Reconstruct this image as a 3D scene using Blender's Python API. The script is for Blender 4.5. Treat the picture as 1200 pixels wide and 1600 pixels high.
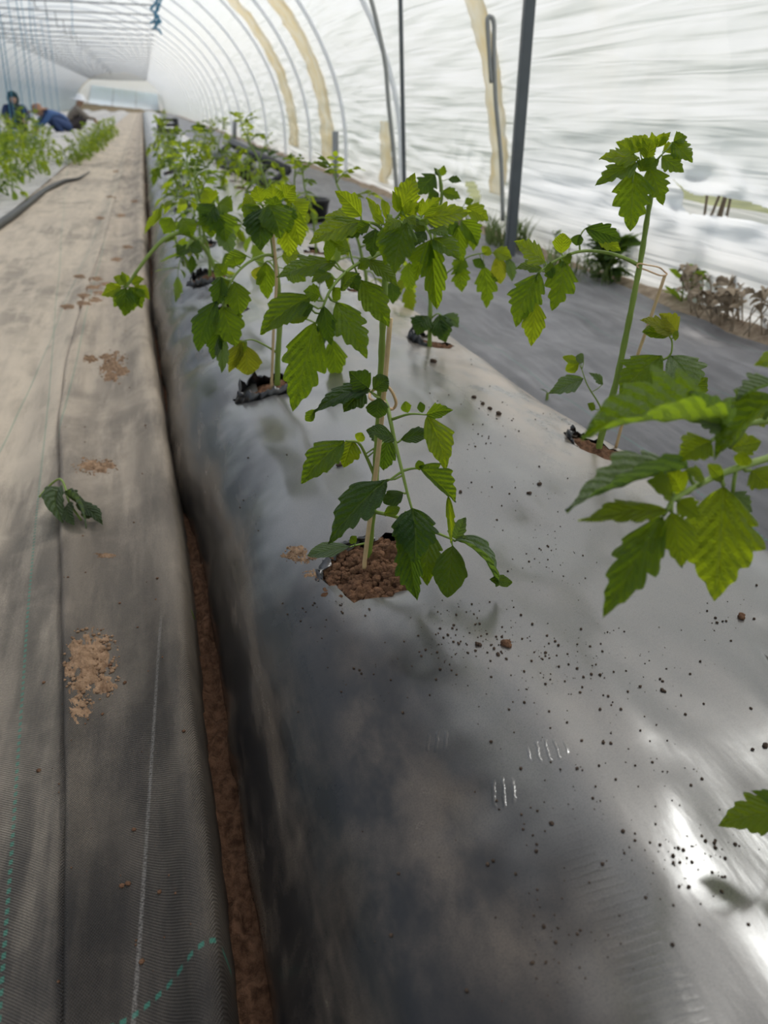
import bpy, bmesh, math, random
import numpy as np
from mathutils import Vector, Matrix, Quaternion, noise

for o in list(bpy.data.objects):
    bpy.data.objects.remove(o)
scene = bpy.context.scene
COL = scene.collection
R = math.radians

# ------------------------------------------------------------------ camera
CAM = Vector((0, 0, 0.72))
FPX = 1200.0
ROLL = R(1.5)
VPX, VPY = (222 - 600) / FPX, (800 - 160) / FPX
_rx = VPX * math.cos(ROLL) - VPY * math.sin(ROLL)
_uy = VPX * math.sin(ROLL) + VPY * math.cos(ROLL)
PITCH = math.atan(_uy)
YAW = math.atan(-_rx * math.cos(PITCH))
FWD = Vector((math.sin(YAW) * math.cos(PITCH), math.cos(YAW) * math.cos(PITCH), -math.sin(PITCH)))
_r0 = Vector((math.cos(YAW), -math.sin(YAW), 0))
_u0 = _r0.cross(FWD)
RIGHT = _r0 * math.cos(ROLL) + _u0 * math.sin(ROLL)
UP = _u0 * math.cos(ROLL) - _r0 * math.sin(ROLL)
HEAD = Vector((math.sin(YAW), math.cos(YAW), 0))
cd = bpy.data.cameras.new('camera')
cam = bpy.data.objects.new('camera', cd)
COL.objects.link(cam)
cam.matrix_world = Matrix(((RIGHT.x, UP.x, -FWD.x, CAM.x), (RIGHT.y, UP.y, -FWD.y, CAM.y),
                           (RIGHT.z, UP.z, -FWD.z, CAM.z), (0, 0, 0, 1)))
cd.sensor_fit = 'VERTICAL'
cd.sensor_height = 36
cd.lens = FPX / 1600 * 36
cd.clip_start = 0.01
cd.clip_end = 400
cd.dof.use_dof = True
cd.dof.focus_distance = 0.93
cd.dof.aperture_fstop = 6.0
scene.camera = cam

# ------------------------------------------------------------------ world, sun, exposure
vs = scene.view_settings
vs.view_transform = 'Standard'
vs.look = 'None'
vs.gamma = 1
vs.use_curve_mapping = False
vs.exposure = -0.75
SUN_ELEV, SUN_AZ = R(50), R(52)          # azimuth measured from the tunnel axis (+Y) towards +X
world = bpy.data.worlds.new('world')
scene.world = world
world.use_nodes = True
wt = world.node_tree
bg = wt.nodes['Background']
sky = wt.nodes.new('ShaderNodeTexSky')
sky.sky_type = 'NISHITA'
sky.sun_disc = False
sky.sun_elevation = SUN_ELEV
sky.sun_rotation = SUN_AZ
sky.dust_density = 3.0
sky.air_density = 1.0
warm = wt.nodes.new('ShaderNodeMix')          # light haze: the whole sky a little whiter
warm.data_type = 'RGBA'
warm.blend_type = 'MULTIPLY'
warm.inputs[0].default_value = 1.0
warm.inputs[7].default_value = (1.0, .93, .83, 1)
wt.links.new(sky.outputs[0], warm.inputs[6])
wt.links.new(warm.outputs[2], bg.inputs[0])
bg.inputs[1].default_value = 0.28
sd = bpy.data.lights.new('sun', 'SUN')
sd.energy = 5.0
sd.angle = R(8)
sd.color = (1.0, 0.95, 0.87)
sun = bpy.data.objects.new('sun', sd)
COL.objects.link(sun)
_sdir = Vector((math.sin(SUN_AZ) * math.cos(SUN_ELEV), math.cos(SUN_AZ) * math.cos(SUN_ELEV), math.sin(SUN_ELEV)))
sun.rotation_euler = _sdir.to_track_quat('Z', 'Y').to_euler()
sun.location = (6, 6, 8)
scene.cycles.max_bounces = 8
scene.cycles.diffuse_bounces = 4
scene.cycles.transmission_bounces = 6
scene.cycles.transparent_max_bounces = 12
scene.cycles.sample_clamp_indirect = 6.0
scene.cycles.caustics_reflective = False
scene.cycles.caustics_refractive = False


# ------------------------------------------------------------------ rays through photograph pixels -> points in the place
def ray(u, v):
    return FWD + RIGHT * ((u - 600) / FPX) + UP * ((800 - v) / FPX)


def onz(u, v, z=0.0):
    r = ray(u, v)
    return CAM + r * ((z - CAM.z) / r.z)


def onx(u, v, x):
    r = ray(u, v)
    return CAM + r * ((x - CAM.x) / r.x)


def atd(u, v, d):
    return CAM + ray(u, v) * d


def plane_pt(B, u, v, off=0.0):
    """point on the upright plane through B that faces the camera, moved off metres nearer"""
    r = ray(u, v)
    return CAM + r * (((B - CAM).dot(HEAD) - off) / r.dot(HEAD))


# ------------------------------------------------------------------ node helpers
class S:
    def __init__(s, nt, sock):
        s.nt, s.k = nt, sock

    def m(s, op, *a, clamp=False):
        n = s.nt.nodes.new('ShaderNodeMath')
        n.operation = op
        n.use_clamp = clamp
        for i, x in enumerate((s,) + a):
            if isinstance(x, S):
                s.nt.links.new(x.k, n.inputs[i])
            else:
                n.inputs[i].default_value = x
        return S(s.nt, n.outputs[0])

    def __add__(s, o): return s.m('ADD', o)
    def __sub__(s, o): return s.m('SUBTRACT', o)
    def __mul__(s, o): return s.m('MULTIPLY', o)
    def __radd__(s, o): return s.m('ADD', o)
    def __rmul__(s, o): return s.m('MULTIPLY', o)
    def inv(s): return S(s.nt, s.k).m('MULTIPLY', -1.0) + 1.0
    def abs(s): return s.m('ABSOLUTE')

    def step(s, a, b):
        """smooth ramp: 0 at a, 1 at b"""
        n = s.nt.nodes.new('ShaderNodeMapRange')
        n.interpolation_type = 'SMOOTHSTEP'
        s.nt.links.new(s.k, n.inputs[0])
        if a > b:
            n.inputs[1].default_value, n.inputs[2].default_value = b, a
            n.inputs[3].default_value, n.inputs[4].default_value = 1, 0
        else:
            n.inputs[1].default_value, n.inputs[2].default_value = a, b
        return S(s.nt, n.outputs[0])


class Mat:
    def __init__(s, name):
        s.mat = bpy.data.materials.new(name)
        s.mat.use_nodes = True
        s.nt = s.mat.node_tree
        s.nt.nodes.clear()
        s.out = s.nt.nodes.new('ShaderNodeOutputMaterial')
        s._tc = None

    def coord(s, kind='Object'):
        if s._tc is None:
            s._tc = s.nt.nodes.new('ShaderNodeTexCoord')
        return s._tc.outputs[kind]

    def xyz(s, kind='Object'):
        n = s.nt.nodes.new('ShaderNodeSeparateXYZ')
        s.nt.links.new(s.coord(kind), n.inputs[0])
        return [S(s.nt, n.outputs[i]) for i in range(3)]

    def noise(s, scale, stretch=(1, 1, 1), detail=3.0, rough=0.55, kind='Object', off=0.0, dist=0.0):
        mp = s.nt.nodes.new('ShaderNodeMapping')
        mp.inputs['Scale'].default_value = stretch
        mp.inputs['Location'].default_value = (off, off * .7, off * 1.3)
        s.nt.links.new(s.coord(kind), mp.inputs[0])
        n = s.nt.nodes.new('ShaderNodeTexNoise')
        n.inputs['Scale'].default_value = scale
        n.inputs['Detail'].default_value = detail
        n.inputs['Roughness'].default_value = rough
        n.inputs['Distortion'].default_value = dist
        s.nt.links.new(mp.outputs[0], n.inputs['Vector'])
        return S(s.nt, n.outputs[0])

    def random(s):
        n = s.nt.nodes.new('ShaderNodeObjectInfo')
        return S(s.nt, n.outputs['Random'])

    def const(s, v):
        n = s.nt.nodes.new('ShaderNodeValue')
        n.outputs[0].default_value = v
        return S(s.nt, n.outputs[0])

    def mix(s, f, a, b):
        n = s.nt.nodes.new('ShaderNodeMix')
        n.data_type = 'RGBA'
        for i, x in ((0, f), (6, a), (7, b)):
            if isinstance(x, S):
                s.nt.links.new(x.k, n.inputs[i])
            elif i == 0:
                n.inputs[0].default_value = x
            else:
                n.inputs[i].default_value = (*x[:3], 1)
        return S(s.nt, n.outputs[2])

    def bump(s, h, strength=.5, dist=.01, prev=None):
        n = s.nt.nodes.new('ShaderNodeBump')
        n.inputs['Strength'].default_value = strength
        n.inputs['Distance'].default_value = dist
        s.nt.links.new(h.k, n.inputs['Height'])
        if prev:
            s.nt.links.new(prev.k, n.inputs['Normal'])
        return S(s.nt, n.outputs[0])

    def node(s, typ, **kw):
        n = s.nt.nodes.new(typ)
        for k, v in kw.items():
            k = k.replace('_', ' ')
            if isinstance(v, S):
                s.nt.links.new(v.k, n.inputs[k])
            elif k in ('Color', 'Base Color'):
                n.inputs[k].default_value = (*v[:3], 1)
            else:
                n.inputs[k].default_value = v
        return S(s.nt, n.outputs[0])

    def mixs(s, f, a, b):
        n = s.nt.nodes.new('ShaderNodeMixShader')
        if isinstance(f, S):
            s.nt.links.new(f.k, n.inputs[0])
        else:
            n.inputs[0].default_value = f
        s.nt.links.new(a.k, n.inputs[1])
        s.nt.links.new(b.k, n.inputs[2])
        return S(s.nt, n.outputs[0])

    def done(s, sh):
        s.nt.links.new(sh.k, s.out.inputs[0])
        return s.mat


def plain(name, col, rough=.6, metal=0.0, var=.15, scale=30, spec=.5, bump=0.0):
    m = Mat(name)
    n = m.noise(scale)
    c = m.mix(n, [x * (1 - var) for x in col], [min(1, x * (1 + var)) for x in col])
    kw = {}
    if bump:
        kw['Normal'] = m.bump(n, bump, .01)
    return m.done(m.node('ShaderNodeBsdfPrincipled', Base_Color=c, Roughness=rough, Metallic=metal,
                         Specular_IOR_Level=spec, **kw))


# ------------------------------------------------------------------ materials
def mat_mulch():
    m = Mat('black_mulch_film')
    x, y, z = m.xyz()
    big = m.noise(3.2, (1, .7, 1), 4, .6, dist=.6)
    mid = m.noise(14, (1, .6, 1), 4, .6, off=3)
    fine = m.noise(160, (1, .35, 1), 3, .6, off=7)
    grit = m.noise(900, (1, 1, 1), 2, .6, off=9)
    d1 = big.step(.47, .68) * mid.step(.35, .65)
    right = x.step(.50, .66) * y.step(.75, 1.2) * mid.step(.25, .55)
    left = (x.step(.14, .02)) * m.noise(40, (1, .12, .25), 3, .6, off=5).step(.42, .7) * .55
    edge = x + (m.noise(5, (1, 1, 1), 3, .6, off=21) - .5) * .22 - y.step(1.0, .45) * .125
    sheen = edge.step(.07, .16)  # reflection boundary put into the colour: pale crown, dark left shoulder
    hz = sheen * .155 * (grit.step(.25, .6) * .6 + .5)  # pale dusty tone painted in for the bright roof mirrored in the film
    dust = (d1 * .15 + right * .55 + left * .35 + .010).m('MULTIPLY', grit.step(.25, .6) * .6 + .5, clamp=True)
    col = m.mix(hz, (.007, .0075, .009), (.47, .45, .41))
    col = m.mix(dust, col, (.48, .37, .27))
    rough = m.noise(6, (1, 1, 1), 3, .6, off=11) * .14 + .14 + dust * .35
    # small pinched creases and hatching in the stretched film
    def tick(cx, cy, rx, ry, ang, freq, amp):
        ca, sa = math.cos(ang), math.sin(ang)
        dx, dy = x - cx, y - cy
        a = dx * ca + dy * sa
        b = dy * ca - dx * sa
        msk = ((a * (1 / rx)).m('POWER', 2.0) + (b * (1 / ry)).m('POWER', 2.0)).step(1.0, .3)
        return (a * freq + warp).m('SINE').m('MAXIMUM', 0.2) * msk * amp
    warp = m.noise(120, (1, 1, 1), 2, .6, off=15) * 2.5
    h = None
    for (u, v, rx, ry, du, dv, fr, am) in TICKS:
        p = bed_pt(u, v)
        q = bed_pt(u + du, v + dv)
        ang = math.atan2(q.y - p.y, q.x - p.x)
        t = tick(p.x, p.y, rx, ry, ang, fr, am)
        h = t if h is None else h + t
    wr = m.noise(20, (1, .25, 1), 3, .6, off=2)
    bn = m.bump(wr, .07, .012)
    bn = m.bump(fine, .03, .003, bn)
    bn = m.bump(h, .5, .0022, bn)
    return m.done(m.node('ShaderNodeBsdfPrincipled', Base_Color=col, Roughness=rough, Specular_IOR_Level=sheen * .5 + .4, Normal=bn, Coat_Weight=sheen * .55 + .08, Coat_Roughness=.30))  # gloss also cut off the crown, standing in for a dark reflection


def mat_cloth(name, base, dustcol, amount, near_dark, lines, cross=(), gloss=.5, spec=.3, scratch=()):
    """woven ground cover: UV is metres across and along"""
    m = Mat(name)
    u, v, _ = m.xyz('UV')
    big = m.noise(2.6, (1, .5, 1), 4, .6, 'UV', dist=.4)
    streak = m.noise(22, (1, .12, 1), 4, .6, 'UV', 4)
    blot = m.noise(9, (1, .7, 1), 4, .65, 'UV', 8)
    weave = (u * 2300 + v * 300).m('SINE') * (v * 1700 - u * 500).m('SINE')
    fine = m.noise(420, (1, .8, 1), 2, .6, 'UV', 2)
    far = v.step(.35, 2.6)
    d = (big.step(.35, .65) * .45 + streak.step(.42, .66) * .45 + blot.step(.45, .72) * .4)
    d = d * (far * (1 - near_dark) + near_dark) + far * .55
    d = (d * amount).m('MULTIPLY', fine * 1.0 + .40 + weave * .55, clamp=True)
    col = m.mix(d, base, dustcol)
    for (uu, w, v0, sl) in scratch:
        msk = ((u - uu - (v - v0) * sl).abs()).step(w, w * .3) * fine.step(.3, .6) * (v - v0).step(.25, .20)
        col = m.mix(msk * .3, col, (.42, .40, .37))
    for (uu, w, v0, sl) in lines:
        msk = ((u + (v * 3.1 + uu * 9).m('SINE') * .003 - uu - (v - v0) * sl).abs()).step(w, w * .4) * (v * 520).m('SINE').step(-.5, .3)
        col = m.mix(msk * .6, col, (.05, .24, .17))
    for (uu, vv, sl) in cross:
        msk = ((v - vv - (u - uu) * sl).abs()).step(.0035, .0015) * (u * 620).m('SINE').step(-.5, .3)
        col = m.mix(msk * .6, col, (.04, .22, .16))
    bn = m.bump(weave, .5, .0015)
    bn = m.bump(streak, .25, .01, bn)
    return m.done(m.node('ShaderNodeBsdfPrincipled', Base_Color=col, Roughness=d * .25 + gloss, Specular_IOR_Level=spec, Normal=bn))


def mat_film(name, tint=(.885, .945, 1.0), trans=.62, clear=.14, crease=1.0, dark=.8, low_clear=.03):
    """milky film: dirtier and denser low down, clearer towards the roof"""
    m = Mat(name)
    n1 = m.noise(.8, (1.0, .45, 8), 2, .5, dist=.5)
    n2 = m.noise(2.4, (1.0, .30, 8), 2, .5, off=6, dist=.8)
    n3 = m.noise(1.0, (1.0, .8, 2.2), 3, .5, off=16, dist=1.2)
    dirt = m.noise(1.6, (1, 1, .6), 4, .6, off=12)
    h = n1 * .8 + n2 * .45 + n3 * .5
    bn = m.bump(h, .85 * crease, .06)
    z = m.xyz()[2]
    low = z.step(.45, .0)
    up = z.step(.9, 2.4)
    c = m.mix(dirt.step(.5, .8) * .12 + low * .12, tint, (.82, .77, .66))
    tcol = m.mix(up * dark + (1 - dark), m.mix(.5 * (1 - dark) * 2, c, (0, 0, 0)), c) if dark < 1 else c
    tr = m.node('ShaderNodeBsdfTranslucent', Color=tcol, Normal=bn)
    df = m.node('ShaderNodeBsdfPrincipled', Base_Color=c, Roughness=.32, Specular_IOR_Level=.5, Normal=bn)
    sh = m.mixs(trans, df, tr)
    cl = m.node('ShaderNodeBsdfTransparent', Color=tint)
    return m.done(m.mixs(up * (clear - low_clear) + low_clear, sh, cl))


def mat_leaf(name, top, under, glow, trans=.5):
    m = Mat(name)
    u, v, _ = m.xyz('UV')
    av = v.abs()
    rnd = m.random()
    q = (u - av * .85) * 7.0
    fr = (q - q.m('FLOOR') - .5).abs()
    lat = fr.step(.44, .5) * av.step(.5, .05)
    mid = av.step(.028, .010)
    ret = m.noise(38, (1, 1, 1), 2, .6, 'UV')
    vein = (lat * .55 + mid).m('MINIMUM', 1.0)
    col = m.mix(ret.step(.3, .7), [c * .60 for c in top], [c * 1.3 for c in top])
    col = m.mix(rnd * .55, col, [top[0] * 1.5, top[1] * 1.2, top[2] * .9])
    col = m.mix(vein * .5, col, (.22, .33, .08))
    ucol = m.mix(vein * .5, under, [min(1, c * 1.5) for c in under])
    geo = m.nt.nodes.new('ShaderNodeNewGeometry')
    c2 = m.mix(S(m.nt, geo.outputs['Backfacing']), col, ucol)
    h = (fr * -1.0) * .6 + mid * -.5 + ret * .35
    bn = m.bump(h, .9, .03)
    g = m.mix(vein * .4, glow, [c * .6 for c in glow])
    g = m.mix(rnd * .5, g, [c * .7 for c in glow])
    pr = m.node('ShaderNodeBsdfPrincipled', Base_Color=c2, Roughness=.47, Specular_IOR_Level=.45, Normal=bn)
    tr = m.node('ShaderNodeBsdfTranslucent', Color=g, Normal=bn)
    return m.done(m.mixs(trans, pr, tr))


def mat_soil(name, dark, light, scale=60):
    m = Mat(name)
    a = m.noise(scale, detail=5, rough=.65)
    b = m.noise(scale * 6, detail=3, rough=.6, off=4)
    c = m.mix(a.step(.3, .7) * .7 + b * .3, dark, light)
    bn = m.bump(b * .5 + a, .8, .006)
    return m.done(m.node('ShaderNodeBsdfPrincipled', Base_Color=c, Roughness=.95, Specular_IOR_Level=.15, Normal=bn))


# ------------------------------------------------------------------ mesh helpers
def link(name, me, mats, parent=None, shade=True, loc=None):
    o = bpy.data.objects.new(name, me)
    COL.objects.link(o)
    if mats is not None:
        for mt in (mats if isinstance(mats, (list, tuple)) else [mats]):
            if len(me.materials) < (len(mats) if isinstance(mats, (list, tuple)) else 1):
                me.materials.append(mt)
    if parent is not None:
        o.parent = parent
    if loc is not None:
        o.location = loc
    if shade:
        me.shade_smooth()
    return o


def tag(o, label=None, cat=None, group=None, kind=None):
    if label: o['label'] = label
    if cat: o['category'] = cat
    if group: o['group'] = group
    if kind: o['kind'] = kind
    return o


def empty(name, loc):
    o = bpy.data.objects.new(name, None)
    o.empty_display_size = .02
    o.location = loc
    COL.objects.link(o)
    return o


class MB:
    def __init__(s):
        s.v, s.f, s.mi = [], [], []

    def add(s, verts, faces, mi=0):
        b = len(s.v)
        s.v += [tuple(p) for p in verts]
        s.f += [tuple(i + b for i in f) for f in faces]
        s.mi += [mi] * len(faces)

    def tube(s, pts, rad, seg=7, caps=True, mi=0, flat=1.0):
        pts = [Vector(p) for p in pts]
        n = len(pts)
        if not isinstance(rad, (list, tuple)):
            rad = [rad] * n
        V, Fc = [], []
        prev = None
        for i, p in enumerate(pts):
            d = (pts[min(i + 1, n - 1)] - pts[max(i - 1, 0)])
            if d.length < 1e-9:
                d = Vector((0, 0, 1))
            d.normalize()
            a = prev - d * prev.dot(d) if prev is not None else d.cross(Vector((.3, .9, .2)))
            if a.length < 1e-6:
                a = d.cross(Vector((1, 0, 0)))
            a.normalize()
            prev = a
            b = d.cross(a)
            for k in range(seg):
                t = 2 * math.pi * k / seg
                V.append(p + (a * math.cos(t) + b * math.sin(t) * flat) * rad[i])
        for i in range(n - 1):
            for k in range(seg):
                k2 = (k + 1) % seg
                Fc.append((i * seg + k, i * seg + k2, (i + 1) * seg + k2, (i + 1) * seg + k))
        if caps:
            Fc.append(tuple(range(seg - 1, -1, -1)))
            Fc.append(tuple((n - 1) * seg + k for k in range(seg)))
        s.add(V, Fc, mi)

    def box(s, c, size, rot=None, mi=0):
        c = Vector(c)
        hx, hy, hz = [q / 2 for q in size]
        P = [Vector((sx * hx, sy * hy, sz * hz)) for sx in (-1, 1) for sy in (-1, 1) for sz in (-1, 1)]
        if rot is not None:
            P = [rot @ p for p in P]
        s.add([c + p for p in P], [(0, 1, 3, 2), (4, 6, 7, 5), (0, 4, 5, 1), (2, 3, 7, 6), (0, 2, 6, 4), (1, 5, 7, 3)], mi)

    def lump(s, c, r, rnd, mi=0, sub=1, squash=.8):
        bm = bmesh.new()
        bmesh.ops.create_icosphere(bm, subdivisions=sub, radius=1.0)
        off = Vector((rnd.uniform(-50, 50), rnd.uniform(-50, 50), rnd.uniform(-50, 50)))
        q = Quaternion((rnd.gauss(0, 1), rnd.gauss(0, 1), rnd.gauss(0, 1), rnd.gauss(0, 1))).normalized()
        V = []
        for v in bm.verts:
            k = 1 + .45 * noise.noise(v.co * 1.6 + off)
            p = q @ (v.co * k)
            V.append(Vector(c) + Vector((p.x * r, p.y * r, p.z * r * squash)))
        bm.verts.index_update()
        Fc = [tuple(v.index for v in f.verts) for f in bm.faces]
        bm.free()
        s.add(V, Fc, mi)

    def mesh(s, name):
        me = bpy.data.meshes.new(name)
        me.from_pydata(s.v, [], s.f)
        if any(s.mi):
            me.polygons.foreach_set('material_index', s.mi)
        me.update()
        return me

    def build(s, name, mats, parent=None, shade=True, loc=None):
        return link(name, s.mesh(name), mats, parent, shade, loc)


def smooth(pts, k=4):
    """Catmull-Rom through points"""
    P = [Vector(p) for p in pts]
    if len(P) < 3:
        return [P[0].lerp(P[-1], i / k) for i in range(k + 1)]
    P = [P[0] * 2 - P[1]] + P + [P[-1] * 2 - P[-2]]
    out = []
    for i in range(1, len(P) - 2):
        for j in range(k):
            t = j / k
            a, b, c, d = P[i - 1], P[i], P[i + 1], P[i + 2]
            out.append(.5 * ((2 * b) + (c - a) * t + (2 * a - 5 * b + 4 * c - d) * t * t + (3 * b - 3 * c + d - a) * t ** 3))
    out.append(P[-2])
    return out


def grid_mesh(name, xs, ys, fn, skip=None, uv=None):
    """grid of len(ys) rows by len(xs) columns; fn(i,j)->point"""
    nx, ny = len(xs), len(ys)
    V = [fn(x, y) for y in ys for x in xs]
    Fc = []
    for j in range(ny - 1):
        for i in range(nx - 1):
            if skip and skip(.5 * (xs[i] + xs[i + 1]), .5 * (ys[j] + ys[j + 1])):
                continue
            a = j * nx + i
            Fc.append((a, a + 1, a + nx + 1, a + nx))
    me = bpy.data.meshes.new(name)
    me.from_pydata(V, [], Fc)
    if uv:
        lay = me.uv_layers.new(name='UVMap')
        co = [uv(x, y) for y in ys for x in xs]
        idx = np.empty(len(me.loops), dtype=np.int32)
        me.loops.foreach_get('vertex_index', idx)
        lay.data.foreach_set('uv', np.array(co, dtype=np.float32)[idx].ravel())
    me.update()
    return me


def ramp(a, b, x):
    t = min(1, max(0, (x - a) / (b - a)))
    return t * t * (3 - 2 * t)


def nz(x, y, z=0.0):
    return noise.noise(Vector((x, y, z)))


def growing(a, b, d0, k):
    out = [a]
    d = d0
    while out[-1] < b:
        out.append(out[-1] + d)
        d *= k
    return out
# ------------------------------------------------------------------ the raised bed
BC, BH, BT = .40, .42, .22


def shift(y):
    """the trench narrows and swings inwards away from the camera"""
    return .046 * ramp(1.65, 1.15, y) - .018 * ramp(1.5, 3.0, y)


def edge_c(y):
    """right border of the edge cloth, above the trench"""
    return -.005 - .046 * ramp(1.1, 3.2, y) + .004 * nz(2, y * 3, 1)


def wide(y):
    return BH + .045 + .06 * ramp(1.7, .9, y) - .01 * ramp(1.6, 2.6, y)


def bed_base(x, y):
    s = abs((x - BC) / (wide(y) if x > BC else BH))
    ex = 3.6 - 1.3 * ramp(1.1, .55, y) if x < BC else 3.8
    p = BT * (1 - min(1, s) ** ex) ** .62 if s < 1 else 0
    k = p / BT
    p += k * (.011 * nz(x * 3.1, y * 2.3, 3) + .007 * nz(x * 8, y * 6, 5) + .0025 * nz(x * 22, y * 15, 7))
    # pulled-in waves along the left shoulder
    fold = max(0, 1 - abs(nz(1.7, y * 1.9 + x * 1.6, 4)) * 5) ** 2
    p += k * ramp(.30, .05, x) * (.020 * nz(1.3, y * 3.6, 9) - .026 * fold * ramp(.9, 1.3, y))
    return p


def bed_pt0(u, v):
    z = BT
    for _ in range(6):
        p = onz(u, v, z)
        z = bed_base(p.x, p.y)
    return Vector((p.x, p.y, z))


HOLES = []           # x, y, rx, ry


def add_hole(u, v, rx, ry):
    p = bed_pt0(u, v)
    HOLES.append((p.x, p.y, rx, ry))
    return Vector((p.x, p.y, 0))


H_MAIN = add_hole(582, 878, .072, .062)
H_L2 = add_hole(420, 603, .070, .050)
H_L3 = add_hole(350, 486, .070, .060)
H_L4 = add_hole(326, 430, .070, .070)
H_R1 = add_hole(935, 694, .055, .062)
H_R2 = add_hole(676, 531, .060, .055)
H_FAR = []
_r = random.Random(4)
for k in range(12):
    H_FAR.append(('L', Vector((.19 + _r.uniform(-.03, .03), H_L4.y + .66 * (k + 1) + _r.uniform(-.05, .05), 0))))
for k in range(13):
    H_FAR.append(('R', Vector((.60 + _r.uniform(-.03, .03), H_R2.y + .66 * (k + 1) + _r.uniform(-.05, .05), 0))))
H_R0 = bed_pt0(1300, 1035)
H_R0.z = 0
print('HOLES', HOLES, H_R0)
HOLES.append((H_R0.x, H_R0.y, .06, .06))
for s_, p_ in H_FAR:
    HOLES.append((p_.x, p_.y, .06, .06))


def hole_rho(x, y):
    best = 9, None
    for h in HOLES:
        if abs(x - h[0]) < .3 and abs(y - h[1]) < .3:
            a = math.atan2(y - h[1], x - h[0])
            w = 1 + .13 * math.sin(3 * a + h[1] * 7) + .08 * math.sin(5 * a + h[0] * 31)
            q = math.hypot((x - h[0]) / h[2], (y - h[1]) / h[3]) / w
            if q < best[0]:
                best = q, h
    return best


def bed_z(x, y):
    z = bed_base(x, y)
    q, h = hole_rho(x, y)
    if h:
        z -= .010 * math.exp(-max(0, q - .8) * 2.2) * min(1, z / .15)
        z += .006 * math.exp(-((q - 1.35) / .25) ** 2) * (.6 + .6 * nz(x * 14, y * 14, 2))
    return z


def left_push(x, y):
    k = ramp(.25, -.02, x)
    return k * shift(y) + k * (.010 * nz(4.4, y * 2.4, 1) + .006 * nz(2.4, y * 7, 1)) + .004 * nz(y * 18, x * 9, 8) * k


def bed_surf(X, y):
    """height of the finished film at world X, y"""
    x = X
    for _ in range(5):
        x = X - left_push(x, y)
    return bed_z(x, y)


def bed_pt(u, v, lift=0.0):
    z = BT
    for _ in range(8):
        p = onz(u, v, z)
        z = .5 * z + .5 * bed_surf(p.x, p.y)
    return Vector((p.x, p.y, z + lift))


# creases seen in the film: u, v, half sizes (m), direction across the creases (px), frequency, height
TICKS = [(855, 1172, .022, .014, 30, -4, 760, 1.0), (786, 1238, .016, .018, 30, -4, 760, 1.0),
         (682, 1158, .018, .013, 30, -4, 760, .7), (912, 1350, .050, .018, 20, 40, 900, .16),
         (990, 1470, .075, .022, 20, 40, 900, .22), (1040, 1570, .06, .026, 20, 40, 900, .16)]
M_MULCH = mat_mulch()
SOIL = mat_soil('brown_soil', (.050, .025, .014), (.27, .145, .085), 90)
SOIL_DRY = mat_soil('dry_soil', (.16, .105, .07), (.48, .36, .26), 40)
CRUMB = mat_soil('dark_crumb', (.03, .022, .016), (.16, .11, .08), 200)

_ts = [i / 75 for i in range(-75, 76)]
_bx = [BC + BH * math.copysign(1 - (1 - abs(t)) ** 1.7, t) for t in _ts]
_by = growing(-.7, 60, .0085, 1.0125)


def _snap(x, y):
    q, h = hole_rho(x, y)
    if h and .84 < q < 1.16:
        a = 1 / q
        return h[0] + (x - h[0]) * a, h[1] + (y - h[1]) * a
    return x, y


def _bed_fn(x, y):
    x0 = BC + (x - BC) * wide(y) / BH if x > BC else x
    x2, y2 = _snap(x0, y)
    if x <= _bx[0] + 1e-6 or x >= _bx[-1] - 1e-6:
        z = -.07
    else:
        z = bed_z(x2, y2)
    x2 += left_push(x, y)
    return (x2, y2, z)


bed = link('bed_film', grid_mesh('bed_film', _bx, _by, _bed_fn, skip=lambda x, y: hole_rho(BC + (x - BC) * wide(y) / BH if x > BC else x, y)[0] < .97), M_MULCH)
tag(bed, 'glossy black plastic mulch film stretched over the long raised planting bed', 'mulch film')

# torn film standing up around some holes
M_TORN = plain('torn_black_film', (.012, .012, .014), .3, var=.3, spec=.8)


def torn_rim(h, a0, a1, hgt, seed, lean=.5):
    rnd = random.Random(seed)
    n = int(60 * (a1 - a0) / 6.28) + 6
    V, Fc = [], []
    for i in range(n + 1):
        a = a0 + (a1 - a0) * i / n
        e = min(1, 4 * min(i / n, 1 - i / n) + .15)
        hh = hgt * e * (.25 + 1.1 * abs(nz(a * 2.2, seed)) + .5 * abs(nz(a * 7, seed + 9)) + .25 * rnd.random())
        for j in range(4):
            t = j / 3
            rr = 1.04 - .30 * lean * t + .22 * nz(a * 5, t * 3, seed)
            x = h[0] + h[2] * rr * math.cos(a)
            y = h[1] + h[3] * rr * math.sin(a)
            z = bed_z(h[0] + h[2] * 1.05 * math.cos(a), h[1] + h[3] * 1.05 * math.sin(a)) - .004 + hh * math.sin(t * 1.9) + .007 * nz(a * 9, t * 4, seed + 3)
            V.append((x, y, z))
    for i in range(n):
        for j in range(3):
            b = i * 4 + j
            Fc.append((b, b + 4, b + 5, b + 1))
    me = bpy.data.meshes.new('torn_rim')
    me.from_pydata(V, [], Fc)
    o = link('torn_rim', me, M_TORN, bed)
    sm = o.modifiers.new('t', 'SOLIDIFY')
    sm.thickness = .0012
    o['label'] = 'ragged black film edge standing up around a planting hole'


torn_rim(HOLES[0], 1.3, 2.9, .016, 1)
torn_rim(HOLES[1], 0.4, 6.4, .034, 2)
torn_rim(HOLES[2], 0.2, 6.0, .024, 3)
torn_rim(HOLES[3], 1.0, 5.4, .040, 4)
torn_rim(HOLES[4], 1.4, 3.4, .020, 5, .3)
torn_rim(HOLES[5], 1.4, 4.4, .036, 6)
for k, h in enumerate(HOLES[7:15]):
    torn_rim(h, 0, 6.2, .028, 20 + k)

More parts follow.
